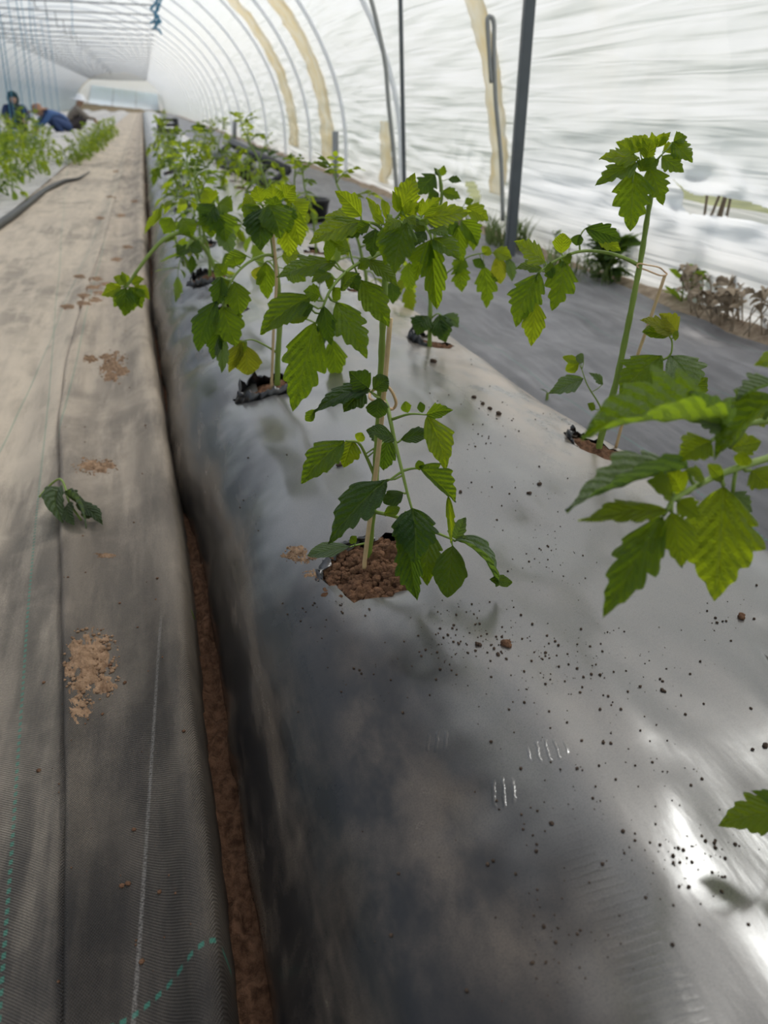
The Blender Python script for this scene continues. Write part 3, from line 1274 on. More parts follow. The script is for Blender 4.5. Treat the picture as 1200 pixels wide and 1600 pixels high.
KINDS = {  # teeth, depth, fold, droop, curl, twist
    'n': (4, .34, .22, .55, .12, 0), 'l': (4, .55, .20, .5, .10, 0), 'o': (4, .10, .25, .5, .15, 0),
    'd': (5, .34, .30, 1.3, .25, .2), 'f': (5, .34, .85, .6, .10, .1), 'w': (4, .3, 1.0, 1.6, .5, 1.0),
    'e': (3, .02, .15, .4, .05, 0), 's': (5, .40, .14, .4, .08, 0), 'u': (5, .36, .30, -.4, .05, 0)}
DATA, POOL = {}, {}


def leaf_data(kind, i):
    if (kind, i) not in DATA:
        t, d, fo, dr_, cu, tw = KINDS[kind]
        r = random.Random(ord(kind) * 13 + i)
        DATA[(kind, i)] = leaflet_data(ord(kind) * 7 + i * 31, t, d, fo * r.uniform(.7, 1.3), dr_ * r.uniform(.6, 1.4), cu, tw * r.choice((-1, 1)))
    return DATA[(kind, i)]


def make_leaf_mesh(name, V, UV, Fc, mat):
    me = bpy.data.meshes.new(name)
    me.from_pydata([tuple(p) for p in V], [], Fc)
    lay = me.uv_layers.new(name='UVMap')
    idx = np.empty(len(me.loops), dtype=np.int32)
    me.loops.foreach_get('vertex_index', idx)
    lay.data.foreach_set('uv', np.array(UV, dtype=np.float32)[idx].ravel())
    me.materials.append(mat)
    me.shade_smooth()
    me.update()
    return me


def pool_mesh(kind, i, mk):
    if (kind, i, mk) not in POOL:
        POOL[(kind, i, mk)] = make_leaf_mesh('leaflet', *leaf_data(kind, i), LM[mk])
    return POOL[(kind, i, mk)]


def leaf_matrix(base, tip, width, nref, roll=0.0):
    x = tip - base
    L = x.length
    x.normalize()
    z = nref - x * nref.dot(x)
    if z.length < 1e-4:
        z = x.orthogonal()
    z.normalize()
    z = Quaternion(x, roll) @ z
    y = z.cross(x)
    sz = (L + width) / 2
    M = Matrix(((x.x * L, y.x * width, z.x * sz, base.x), (x.y * L, y.y * width, z.y * sz, base.y), (x.z * L, y.z * width, z.z * sz, base.z), (0, 0, 0, 1)))
    return M


RN = random.Random(11)


def hero_leaf(plant, B, rachis, leaflets, rad=.0028, off=0.0, mk='n'):
    """rachis: px points (u, v, off); leaflets: (bu, bv, tu, tv, width px, kind, offb, offt, roll deg, material)"""
    leaf = None
    if rachis:
        pts = smooth([q if isinstance(q, Vector) else plane_pt(B, *q) for q in rachis], 5)
        n = len(pts)
        mb = MB()
        mb.tube([p - B for p in pts], [rad * (1 - .55 * i / (n - 1)) for i in range(n)], 7)
        leaf = mb.build('leaf', STEM, plant)
    else:
        leaf = empty('leaf', (0, 0, 0))
        leaf.parent = plant
        pts = None
    for lf in leaflets:
        bu, bv, tu, tv, w = lf[:5]
        kind = lf[5] if len(lf) > 5 else 'n'
        ob = lf[6] if len(lf) > 6 else off
        ot = lf[7] if len(lf) > 7 else ob + RN.uniform(-.012, .02)
        roll = lf[8] if len(lf) > 8 else RN.uniform(-22, 22)
        mat = lf[9] if len(lf) > 9 else mk
        b = plane_pt(B, bu, bv, ob)
        t = plane_pt(B, tu, tv, ot)
        depth = (b - CAM).dot(FWD)
        nref = (CAM - b).normalized() * .75 + Vector((0, 0, .5))
        M = leaf_matrix(b, t, w * depth / FPX * 1.32, nref, R(roll))
        M.translation -= B
        o = bpy.data.objects.new('leaflet', pool_mesh(kind, RN.randrange(4), mat))
        COL.objects.link(o)
        o.parent = leaf
        o.matrix_local = M
        if pts:     # short stalk from the rachis to the leaflet
            q = min(pts, key=lambda p: (p - b).length)
            if .004 < (q - b).length < .06:
                mb = MB()
                mb.tube([q - B, q.lerp(b, .5) - B + Vector((0, 0, -.002)), b - B], rad * .42, 5)
                mb.build('leaf_stalk', STEM, leaf)
    return leaf


def stem_mesh(plant, B, pts, r0, r1):
    P = smooth(pts, 6)
    n = len(P)
    mb = MB()
    mb.tube([p - B for p in P], [r0 + (r1 - r0) * (i / (n - 1)) ** 1.2 + .0004 * math.sin(i * 1.9) for i in range(n)], 10)
    return mb.build('stem', STEM, plant)


def top_at(h):
    return Vector((h.x, h.y, bed_z(h.x, h.y) - .012))
# ------------------------------------------------------------------ the staked plant in front
def start_plant(u, v, label, group=None):
    B = bed_pt(u, v, -.012)
    p = empty('tomato_plant', B)
    tag(p, label, 'tomato plant', group)
    return p, B


pl, B = start_plant(577, 874, 'staked tomato plant in the front hole, sharpest and closest to the trench')
PP = lambda u, v, o=0.0: plane_pt(B, u, v, o)
stem_mesh(pl, B, [PP(u, v) for (u, v) in ((574, 882), (580, 820), (587, 740), (591, 670), (595, 590), (598, 510), (602, 430), (606, 370), (609, 335))], .0048, .0028)
# upper left leaf
hero_leaf(pl, B, [(603, 392, 0), (580, 402, .03), (547, 420, .06), (517, 452, .09), (497, 500, .10)], [
    (492, 503, 457, 643, 62, 's', .10, .12, -6), (486, 463, 407, 523, 52, 'n', .09, .11, 12), (525, 472, 573, 560, 52, 's', .09, .11, -12),
    (525, 410, 432, 433, 46, 's', .06, .09, 18), (563, 437, 608, 511, 46, 'n', .05, .07, -10), (517, 428, 487, 441, 24, 'n', .08, .09),
    (547, 393, 513, 374, 26, 'l', .05, .06), (560, 420, 577, 405, 20, 'o', .05, .05), (575, 405, 621, 447, 34, 'n', .03, .05, -20),
    (533, 453, 559, 428, 30, 'n', .07, .08), (521, 470, 532, 450, 16, 'o', .08, .09), (515, 408, 509, 376, 18, 'o', .06, .07),
    (506, 478, 518, 540, 30, 'l', .10, .10, 20, 'd'), (490, 478, 462, 492, 22, 'n', .10, .10, 0, 'd'), (500, 462, 474, 455, 26, 'n', .09, .10),
    (485, 482, 452, 504, 24, 'o', .09, .10), (520, 450, 505, 432, 20, 'n', .08, .085), (545, 425, 560, 455, 26, 'n', .06, .07, 10, 'd')], .0025, mk='n')
# head of the plant: left leaf, young shoots, right leaf
hero_leaf(pl, B, [(606, 372, 0), (590, 352, .02), (565, 345, .04)], [
    (566, 346, 483, 381, 46, 's', .04, .07, 10, 'y'), (564, 338, 523, 298, 32, 'n', .04, .05, -10, 'y'), (560, 348, 508, 338, 30, 'n', .03, .04, 20, 'y'),
    (570, 352, 538, 372, 24, 'l', .04, .05, 0, 'd'), (587, 358, 582, 402, 32, 'l', .04, .05, 0, 'd'), (578, 350, 556, 362, 20, 'n', .05, .05, 0, 'n')], .0024)
hero_leaf(pl, B, [(608, 360, 0), (600, 350, .01), (594, 345, .015)], [
    (592, 352, 572, 308, 22, 'n', .01, .01, 30, 'y'), (605, 344, 597, 311, 15, 'o', .0, .0, 30, 'y'), (593, 352, 590, 322, 12, 'n', .02, .02, -30, 'y'),
    (600, 350, 583, 336, 14, 'l', .03, .03, 0, 'y')], .0016)
hero_leaf(pl, B, [(609, 352, 0), (620, 340, .0), (627, 330, .0)], [
    (626, 334, 648, 270, 36, 's', .0, -.01, 10, 'y'), (622, 332, 613, 298, 16, 'n', .0, .0, 20, 'y'), (632, 335, 645, 312, 14, 'n', .01, .01, 0, 'y'),
    (641, 342, 656, 316, 14, 'n', .01, .01, -10, 'y'), (636, 350, 626, 322, 16, 'l', .0, .0, 0, 'y'), (658, 338, 661, 309, 16, 'n', .01, .01, 0, 'y')], .0018)
hero_leaf(pl, B, [(609, 362, 0), (630, 348, .03), (653, 341, .05), (670, 362, .07), (674, 374, .08)], [
    (662, 340, 737, 331, 42, 's', .05, .06, -6, 'y'), (660, 336, 690, 308, 22, 'n', .05, .05, 0, 'y'), (674, 374, 683, 484, 36, 'f', .08, .09, 6),
    (671, 376, 649, 437, 34, 'n', .08, .09, 10), (677, 373, 718, 407, 38, 'n', .08, .10, -14), (671, 360, 701, 372, 26, 'n', .07, .09, -20, 'n'),
    (664, 362, 646, 386, 24, 'l', .07, .08, 10, 'd'), (655, 345, 668, 352, 12, 'o', .06, .07, 0, 'y'), (664, 345, 700, 355, 20, 'n', .04, .04, 0, 'd')], .0024)
hero_leaf(pl, B, [(608, 352, 0), (622, 348, .05), (634, 350, .07)], [
    (636, 348, 616, 428, 50, 's', .07, .10, 4), (616, 348, 602, 415, 40, 'n', .06, .08, 8), (640, 344, 662, 372, 28, 'n', .05, .07, -20, 'n'),
    (625, 345, 600, 362, 24, 'n', .07, .08, 10, 'y'), (632, 342, 650, 352, 22, 'n', .06, .07, -10, 'y')], .0022)
# dark lower left leaf
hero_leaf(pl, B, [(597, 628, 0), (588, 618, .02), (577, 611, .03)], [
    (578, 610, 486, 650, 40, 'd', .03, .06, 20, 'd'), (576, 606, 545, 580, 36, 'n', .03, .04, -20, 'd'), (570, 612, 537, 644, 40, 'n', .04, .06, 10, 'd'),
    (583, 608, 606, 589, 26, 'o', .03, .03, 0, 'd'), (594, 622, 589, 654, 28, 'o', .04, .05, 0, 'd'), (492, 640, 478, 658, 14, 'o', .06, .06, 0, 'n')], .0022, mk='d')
# long hanging leaf with side branches
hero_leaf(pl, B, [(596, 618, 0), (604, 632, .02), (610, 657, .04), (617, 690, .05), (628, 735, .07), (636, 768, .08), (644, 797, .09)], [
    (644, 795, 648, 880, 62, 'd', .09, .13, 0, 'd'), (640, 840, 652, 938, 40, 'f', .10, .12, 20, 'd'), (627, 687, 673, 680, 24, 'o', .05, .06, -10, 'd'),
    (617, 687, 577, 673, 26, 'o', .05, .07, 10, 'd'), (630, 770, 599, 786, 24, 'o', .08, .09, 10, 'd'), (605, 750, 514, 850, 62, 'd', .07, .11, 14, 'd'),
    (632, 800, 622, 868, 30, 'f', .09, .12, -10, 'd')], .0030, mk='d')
hero_leaf(pl, B, [(613, 655, .04), (640, 647, .05), (667, 648, .05)], [
    (667, 650, 696, 736, 44, 'n', .05, .08, -18, 'y'), (666, 648, 708, 641, 22, 'n', .05, .06, 10, 'n'), (637, 645, 633, 627, 13, 'o', .05, .05, 0, 'n'),
    (660, 645, 656, 628, 10, 'o', .05, .05, 0, 'd')], .0018)
hero_leaf(pl, B, [(628, 736, .07), (645, 732, .07), (660, 733, .08)], [
    (654, 729, 712, 785, 38, 'f', .08, .10, -20, 'n'), (700, 775, 705, 845, 14, 'w', .10, .10, 0, 'y'), (656, 735, 654, 719, 12, 'o', .08, .08, 0, 'n')], .0018)
hero_leaf(pl, B, [(628, 737, .07), (616, 745, .07), (605, 752, .07)], [], .0018)
# left lower leaf
hero_leaf(pl, B, [(586, 745, 0), (573, 715, .0), (560, 692, .01), (540, 689, .02)], [
    (538, 690, 471, 756, 48, 'n', .02, .05, 8, 'n'), (552, 688, 537, 731, 36, 'n', .01, .03, -10, 'y'), (559, 690, 566, 676, 14, 'o', .0, .0, 0, 'y'),
    (600, 685, 572, 672, 30, 'n', -.02, -.02, 0, 'd'), (606, 683, 600, 735, 34, 'n', -.03, -.03, 0, 'd')], .0024)
# lowest right leaf
hero_leaf(pl, B, [(586, 800, 0), (620, 808, .02), (673, 829, .04), (700, 840, .05), (712, 845, .05)], [
    (674, 835, 668, 915, 42, 'd', .06, .10, 0, 'n'), (707, 853, 699, 934, 40, 'o', .07, .125, 0, 'n'), (713, 844, 775, 917, 36, 'w', .06, .10, -20, 'p'),
    (765, 905, 800, 911, 16, 'o', .10, .10, 0, 'n'), (712, 842, 728, 808, 28, 'f', .05, .05, 0, 'p'), (600, 803, 625, 793, 16, 'o', .02, .02, 0, 'n')], .0026)
# pale seed leaf lying on the soil
hero_leaf(pl, B, [(576, 848, 0), (560, 851, .01), (545, 855, .02)], [(547, 853, 480, 868, 22, 'e', .02, .03, 10, 'p'), (556, 848, 548, 838, 12, 'o', .02, .02, 0, 'n')], .0018)

mb = MB()
P = [plane_pt(B, u, v, o) for (u, v, o) in ((569, 888, .03), (571, 866, .028), (582, 780, .02), (593, 690, .016), (602, 590, .012), (610, 497, .008))]
mb.tube(smooth(P, 4), .0028, 8)
tag(mb.build('bamboo_stake', BAMBOO), 'thin bamboo stick pushed into the soil beside the front tomato stem', 'stake')
mb = MB()
P = [plane_pt(B, u, v, o) for (u, v, o) in ((598, 601, .022), (606, 604, .024), (614, 615, .02), (619, 630, .015), (614, 639, .012), (606, 637, .018), (600, 628, .02), (590, 628, .012), (578, 622, .0), (580, 612, -.01), (592, 605, -.008), (598, 601, .02))]
mb.tube(smooth(P, 5), .0018, 6)
tag(mb.build('plant_tie', TIE), 'tan rubber tie looped around the front stem and bamboo stick', 'tie')

# ------------------------------------------------------------------ tall bare-stemmed plant of the wall side row
pl, B = start_plant(936, 700, 'tall tomato plant with bare stem and leafy head near the wall side')
stem_mesh(pl, B, [plane_pt(B, u, v) for (u, v) in ((934, 706), (945, 660), (962, 600), (977, 530), (990, 465), (1003, 395), (1013, 330), (1021, 285), (1022, 255), (1016, 240))], .0062, .0030)
hero_leaf(pl, B, [(1021, 262, 0), (1005, 252, .02), (993, 262, .03), (988, 285, .04)], [
    (990, 266, 985, 362, 58, 'l', .03, .06, 0), (996, 255, 930, 290, 40, 'l', .03, .05, 16), (998, 246, 936, 249, 36, 's', .02, .04, 10, 'y'),
    (990, 240, 962, 222, 26, 'n', .02, .03, 0, 'y'), (1000, 236, 975, 216, 22, 'n', .01, .02, 0, 'y')], .0026)
hero_leaf(pl, B, [(1021, 258, 0), (1030, 246, .01), (1036, 240, .01)], [
    (1014, 262, 1036, 321, 40, 'l', .02, .05, -6), (1034, 244, 1069, 269, 32, 's', .01, .03, -10), (1050, 222, 1082, 254, 32, 's', .0, .02, -10),
    (1036, 236, 1056, 228, 18, 'n', .0, .0, 0, 'y'), (1052, 222, 1074, 214, 20, 'n', .0, .0, 0, 'n')], .0022)
hero_leaf(pl, B, [(1018, 248, 0), (1024, 232, .0), (1028, 222, .0)], [
    (1022, 236, 1018, 206, 14, 'n', .0, .0, 0, 'y'), (1028, 230, 1038, 207, 18, 'n', .0, .0, 10, 'y'), (1030, 228, 1048, 206, 12, 'n', .0, .0, 0, 'y'),
    (1014, 238, 988, 212, 26, 'n', .0, .01, 0, 'y'), (1018, 240, 1003, 214, 18, 'n', .01, .01, 0, 'y'), (1010, 250, 1016, 222, 20, 'l', .02, .02, 0, 'y'),
    (1008, 262, 1030, 250, 22, 'n', .03, .03, 0, 'n'), (1000, 268, 1012, 246, 24, 'n', .03, .03, 0, 'n')], .0018)
hero_leaf(pl, B, [(1001, 416, 0), (975, 403, .01), (948, 395, .02), (915, 392, .03), (888, 398, .04), (860, 412, .05), (840, 428, .06)], [
    (843, 426, 806, 512, 50, 's', .06, .08, 6), (836, 470, 830, 541, 34, 'n', .07, .09, 0, 'y'), (880, 408, 862, 486, 46, 'l', .05, .08, -8),
    (877, 396, 879, 364, 22, 'o', .04, .04, 0, 'y'), (876, 402, 890, 412, 22, 'o', .04, .05, 0), (852, 410, 803, 377, 40, 's', .05, .06, 10, 'y'),
    (846, 420, 806, 420, 28, 'n', .05, .06, 20), (850, 424, 868, 424, 22, 'o', .06, .06, 0), (835, 440, 800, 470, 26, 'n', .05, .05, 0, 'y')], .0034)
hero_leaf(pl, B, [(906, 393, .03), (906, 372, .03), (914, 358, .03), (930, 352, .03)], [
    (914, 357, 972, 376, 26, 'd', .03, .03, 30, 'd'), (906, 366, 900, 384, 16, 'o', .03, .03, 0, 'd'), (930, 368, 970, 392, 26, 'n', .02, .02, 0, 'y')], .0016)
# lower side leaves
hero_leaf(pl, B, [(952, 640, 0), (985, 600, .02), (1020, 570, .03), (1046, 556, .04), (1050, 535, .04), (1045, 524, .04)], [
    (1034, 556, 968, 621, 62, 's', .04, .06, 10), (1046, 556, 1072, 622, 62, 'd', .04, .06, -20, 'p'), (1048, 523, 1000, 500, 34, 'n', .04, .05, 20, 'Y'),
    (1046, 524, 1003, 519, 20, 'o', .04, .05, 0), (1050, 522, 1060, 527, 14, 'o', .04, .04, 0, 'y'), (1052, 580, 1034, 612, 34, 'n', .05, .06, 0, 'y'),
    (1060, 590, 1048, 642, 36, 'n', .05, .06, 0, 'y'), (1058, 520, 1030, 490, 30, 'n', .03, .03, 0, 'Y'), (1080, 615, 1106, 590, 34, 'n', .02, .02, 0, 'n')], .0026)
hero_leaf(pl, B, [(946, 652, 0), (934, 628, .0), (918, 602, .01), (909, 577, .01)], [
    (911, 592, 857, 615, 28, 'n', .01, .02, 0, 'p'), (908, 567, 879, 558, 12, 'o', .01, .01, 0, 'y'), (905, 566, 884, 580, 16, 'o', .01, .01, 0, 'y'),
    (912, 566, 900, 556, 14, 'o', .01, .01, 0, 'p'), (942, 600, 920, 582, 14, 'd', .0, .0, 0, 'p'), (930, 640, 918, 630, 14, 'l', .0, .0, 0, 'n')], .0018)
Bs = Vector(B)
mb = MB()
P = [plane_pt(B, u, v, o) for (u, v, o) in ((962, 700, -.05), (975, 650, -.05), (992, 570, -.05), (1012, 510, -.05), (1039, 430, -.05))]
mb.tube(smooth(P, 4), .0030, 8)
tag(mb.build('bamboo_stake', BAMBOO), 'bamboo stick leaning behind the tall bare tomato stem', 'stake')
mb = MB()
P = [plane_pt(B, u, v, o) for (u, v, o) in ((1040, 426, -.052), (1030, 418, -.03), (1010, 414, .0), (998, 412, .006), (996, 417, .006), (1010, 422, -.01), (1030, 430, -.035), (1040, 430, -.047), (1042, 428, -.05), (1040, 426, -.052))]
mb.tube(smooth(P, 4), .0014, 5)
tag(mb.build('plant_tie', TIE), 'tan tie joining the tall bare stem to its bamboo stick', 'tie')

# ------------------------------------------------------------------ plant at the right, rooted outside the picture, large leaf close to the lens
B = Vector((H_R0.x, H_R0.y, bed_z(H_R0.x, H_R0.y) - .012))
pl = empty('tomato_plant', B)
tag(pl, 'tomato plant close to the lens with large translucent leaves reaching in', 'tomato plant')
stem_mesh(pl, B, [B, B + Vector((.01, .0, .12)), B + Vector((.02, .01, .25)), B + Vector((.025, .015, .36))], .0060, .0035)
PL0, B0_ = pl, B
FG = .10
hero_leaf(pl, B, [B + Vector((.0155, .005, .19)), (1265, 700, .07), (1200, 716, .12), (1150, 732, .15), (1115, 746, .16), (1080, 764, .18), (1050, 782, .20)], [
    (1042, 797, 903, 815, 46, 's', 0.200, 0.230, 16, 'y'), (1036, 806, 942, 966, 66, 's', 0.200, 0.240, 8, 'n'), (1049, 800, 1066, 888, 48, 'n', 0.200, 0.220, -6, 'y'),
    (1131, 760, 1116, 939, 104, 's', 0.160, 0.200, -4, 'y'), (1076, 733, 884, 799, 62, 'f', 0.170, 0.210, 40, 'p'), (1058, 782, 1094, 809, 36, 'l', 0.190, 0.200, 0, 'y'),
    (1174, 735, 1205, 762, 46, 'n', 0.150, 0.160, 0, 'y'), (1155, 728, 1165, 708, 22, 'o', 0.150, 0.150, 0, 'y'), (1130, 752, 1105, 726, 20, 'o', 0.160, 0.160, 0, 'y'),
    (1050, 770, 1010, 752, 46, 'n', 0.190, 0.200, 0, 'y'), (1066, 772, 1040, 730, 40, 'n', 0.170, 0.170, 0, 'y'), (1145, 770, 1175, 800, 30, 'l', 0.150, 0.150, 0, 'p'),
    (1100, 750, 1070, 735, 30, 'n', 0.180, 0.180, 20, 'y')], .0036)
hero_leaf(pl, B, [B + Vector((.021, .011, .27)), (1280, 636, .08), (1230, 650, .12), (1170, 662, .14), (1128, 670, .16)], [
    (1122, 670, 908, 686, 88, 'f', 0.160, 0.210, 26, 'n'), (1130, 668, 1072, 611, 48, 'f', 0.160, 0.160, -20, 'p'), (1212, 622, 1116, 720, 66, 'f', 0.140, 0.180, 20, 'n'),
    (1215, 600, 1150, 626, 40, 'f', 0.140, 0.150, 30, 'p'), (1110, 690, 1060, 720, 50, 'n', 0.170, 0.180, 0, 'y'), (1140, 700, 1190, 690, 40, 'n', 0.130, 0.130, 0, 'y'),
    (1225, 560, 1178, 571, 30, 'n', 0.120, 0.130, 0, 'y'), (1160, 640, 1210, 655, 50, 'n', 0.120, 0.120, 0, 'y')], .0034)
hero_leaf(pl, B, [B + Vector((.006, 0, .07)), (1300, 1090, .12), (1280, 1190, .22), (1240, 1262, .25)], [
    (1240, 1268, 1122, 1290, 62, 's', .25, .25, 10, 'y'), (1228, 1262, 1174, 1236, 28, 'n', .25, .25, 0, 'n'), (1250, 1270, 1300, 1330, 70, 'n', .25, .27, 0, 'n')], .003)

# ------------------------------------------------------------------ second plant of the path side row
pl, B = start_plant(433, 606, 'tomato plant behind the front one, its long leaf hanging over the film')
stem_mesh(pl, B, [plane_pt(B, u, v) for (u, v) in ((433, 610), (434, 560), (437, 500), (434, 440), (428, 395), (422, 350), (425, 315))], .0062, .0035)
hero_leaf(pl, B, [(432, 405, 0), (418, 398, .02), (390, 409, .05), (366, 432, .08), (352, 465, .09), (349, 485, .09)], [
    (345, 432, 337, 480, 26, 'f', .08, .09, 0, 'd'), (338, 470, 311, 549, 36, 'd', .09, .10, 0, 'd'), (367, 440, 374, 494, 38, 'n', .08, .09, 0, 'n'),
    (348, 478, 369, 542, 48, 'n', .09, .10, 0, 'n'), (342, 510, 333, 562, 24, 'n', .09, .09, 0, 'd'), (346, 520, 347, 583, 20, 'd', .09, .09, 0, 'p'),
    (360, 440, 345, 452, 18, 'o', .08, .08, 0), (352, 430, 336, 412, 24, 'n', .06, .06, 0), (370, 415, 366, 400, 26, 'n', .05, .05, 0)], .0034)
hero_leaf(pl, B, [(434, 552, 0), (415, 540, .02), (395, 531, .04), (382, 532, .05)], [
    (384, 540, 388, 586, 34, 'o', .05, .06, 0, 'Y'), (378, 534, 358, 582, 22, 'n', .05, .06, 0, 'Y'), (386, 535, 372, 548, 18, 'o', .05, .05, 0, 'y')], .0024)
hero_leaf(pl, B, [(424, 360, 0), (412, 325, .02), (402, 318, .04), (395, 340, .06)], [
    (414, 325, 408, 392, 46, 'd', .05, .08, 0, 'd'), (420, 320, 438, 374, 46, 'n', .05, .08, 0, 'n'), (405, 322, 384, 352, 36, 'n', .05, .07, 0),
    (400, 318, 378, 322, 30, 'n', .04, .05, 0, 'y'), (408, 316, 400, 290, 30, 'n', .02, .02, 0, 'y'), (396, 330, 396, 372, 28, 'n', .06, .07, 0, 'd')], .0030)
hero_leaf(pl, B, [(424, 350, 0), (436, 318, .0), (450, 310, .0), (460, 325, .01)], [
    (452, 312, 475, 345, 40, 'n', .0, .01, 0, 'y'), (440, 318, 452, 365, 38, 'n', .01, .03, 0), (444, 314, 462, 290, 32, 'n', .0, .0, 0, 'y'),
    (430, 320, 424, 288, 30, 'n', .0, .0, 0, 'y'), (456, 330, 470, 385, 34, 'n', .0, .01, 0, 'y'), (448, 345, 452, 402, 34, 'n', -.02, -.02, 0, 'y'),
    (426, 330, 432, 306, 30, 'l', .03, .03, 0, 'n')], .0030)
hero_leaf(pl, B, [(430, 420, 0), (420, 408, -.02), (412, 412, -.03)], [
    (416, 410, 418, 468, 30, 'n', -.03, -.03, 0, 'n'), (408, 416, 402, 440, 18, 'o', -.03, -.03, 0, 'Y'), (440, 400, 470, 400, 34, 'n', -.05, -.05, 0, 'y'),
    (445, 420, 478, 440, 34, 'n', -.05, -.05, 0, 'n'), (386, 400, 350, 415, 26, 'n', -.04, -.04, 0, 'n')], .0024)
hero_leaf(pl, B, [(436, 500, 0), (470, 496, -.04), (505, 512, -.06), (518, 530, -.06)], [(519, 530, 524, 596, 32, 'n', -.06, -.05, 0, 'n'), (510, 515, 490, 545, 24, 'n', -.06, -.05, 0, 'd')], .0024)
mb = MB()
P = [plane_pt(B, u, v, o) for (u, v, o) in ((424, 612, .012), (426, 560, .010), (428, 500, .010), (432, 440, .012), (430, 400, .012), (424, 350, .010))]
mb.tube(smooth(P, 4), .0030, 7)
tag(mb.build('bamboo_stake', BAMBOO), 'bamboo stick beside the second plant of the path side row', 'stake')

# ------------------------------------------------------------------ plant bending over the path
pl, B = start_plant(352, 484, 'tomato plant bending over towards the path, its head hanging above the cloth')
stem_mesh(pl, B, [plane_pt(B, u, v, o) for (u, v, o) in ((352, 486, 0), (346, 455, 0), (336, 420, 0), (320, 388, .0), (300, 370, .02), (280, 364, .04), (258, 373, .06), (238, 392, .08), (218, 418, .10), (203, 440, .11), (196, 450, .12))], .0068, .0040)
hero_leaf(pl, B, [(205, 436, .11), (195, 446, .12), (188, 450, .12)], [
    (190, 448, 159, 462, 22, 'n', .12, .13, 0, 'y'), (196, 450, 194, 494, 30, 'd', .12, .14, 0, 'n'), (202, 448, 222, 482, 26, 'n', .12, .12, 0, 'n'),
    (198, 444, 177, 433, 18, 'n', .12, .12, 0, 'y'), (206, 442, 226, 436, 16, 'n', .11, .11, 0, 'y'), (195, 452, 178, 480, 20, 'n', .12, .13, 0, 'n'),
    (204, 452, 208, 486, 20, 'n', .12, .12, 0, 'n'), (200, 446, 190, 424, 14, 'n', .11, .11, 0, 'y'), (210, 446, 234, 468, 18, 'n', .11, .11, 0, 'y')], .0026)
hero_leaf(pl, B, [(318, 386, 0), (320, 350, .0), (330, 320, .0), (338, 312, .0)], [
    (332, 330, 330, 372, 40, 'l', .02, .04, 0, 'n'), (338, 330, 352, 378, 44, 'l', .02, .04, 0, 'n'), (336, 320, 318, 352, 36, 'n', .02, .03, 0, 'd'),
    (340, 318, 364, 330, 34, 'n', .0, .0, 0, 'n'), (345, 350, 362, 398, 30, 'n', .02, .02, 0, 'p'), (352, 396, 366, 420, 24, 'n', .0, .0, 0, 'n'),
    (330, 318, 318, 296, 30, 'n', .0, .0, 0, 'y')], .0034)
hero_leaf(pl, B, [(300, 370, .02), (292, 385, .05), (285, 395, .06)], [(290, 388, 276, 398, 20, 'n', .06, .07, 0, 'd'), (296, 384, 316, 394, 22, 'n', .05, .05, 0, 'd'), (268, 340, 256, 366, 26, 'n', .02, .03, 0, 'n'), (284, 340, 300, 372, 30, 'n', .02, .03, 0, 'n')], .0024)

# ------------------------------------------------------------------ small plant by the black cloth
pl, B = start_plant(671, 540, 'slim tomato plant in the hole beside the black side cloth')
stem_mesh(pl, B, [plane_pt(B, u, v) for (u, v) in ((671, 545), (672, 500), (673, 450), (676, 400), (682, 350), (690, 310), (688, 280), (682, 265))], .0055, .0028)
hero_leaf(pl, B, [(673, 500, 0), (664, 494, .02), (658, 500, .03)], [(668, 494, 652, 524, 32, 'd', .02, .05, 0, 'd'), (662, 496, 650, 506, 16, 'o', .03, .03, 0)], .0022)
hero_leaf(pl, B, [(673, 498, 0), (684, 490, .01), (694, 496, .02)], [(686, 492, 697, 535, 34, 'd', .02, .04, 0, 'd'), (694, 492, 716, 512, 20, 'd', .02, .02, 0, 'p'), (690, 500, 686, 524, 20, 'n', .03, .03, 0, 'd')], .0022)
hero_leaf(pl, B, [(675, 440, 0), (700, 425, .0), (730, 402, .0), (760, 395, .0), (775, 396, .0)], [
    (716, 412, 722, 457, 28, 'l', .0, .01, 0, 'n'), (726, 404, 712, 430, 24, 'n', .0, .01, 0, 'n'), (756, 416, 760, 482, 32, 'l', .0, .01, 0, 'n'),
    (752, 404, 744, 418, 18, 'o', .0, .0, 0, 'd'), (778, 398, 782, 444, 20, 'o', .0, .01, 0, 'Y'), (770, 394, 800, 404, 24, 'n', .0, .0, 0, 'y'),
    (792, 402, 800, 440, 16, 'd', .0, .0, 0, 'p'), (755, 398, 765, 386, 16, 'o', .0, .0, 0, 'y')], .0024)
hero_leaf(pl, B, [(675, 430, 0), (660, 410, .0), (645, 405, .01)], [(640, 410, 641, 456, 28, 'n', .01, .02, 0, 'n'), (612, 440, 614, 475, 24, 'n', .01, .02, 0, 'd'), (655, 405, 630, 395, 24, 'n', .0, .0, 0, 'n')], .0022)
hero_leaf(pl, B, [(688, 300, 0), (686, 278, .0), (680, 268, .0)], [
    (680, 272, 652, 305, 34, 'l', .0, .01, 0, 'd'), (690, 275, 694, 258, 12, 'n', .0, .0, 0, 'n'), (700, 280, 721, 284, 12, 'n', .0, .0, 0, 'd'),
    (690, 300, 720, 310, 20, 'n', .0, .0, 0, 'n'), (686, 302, 668, 312, 22, 'n', .0, .0, 0, 'd'), (686, 275, 678, 262, 8, 'n', .0, .0, 0, 'd')], .0020)
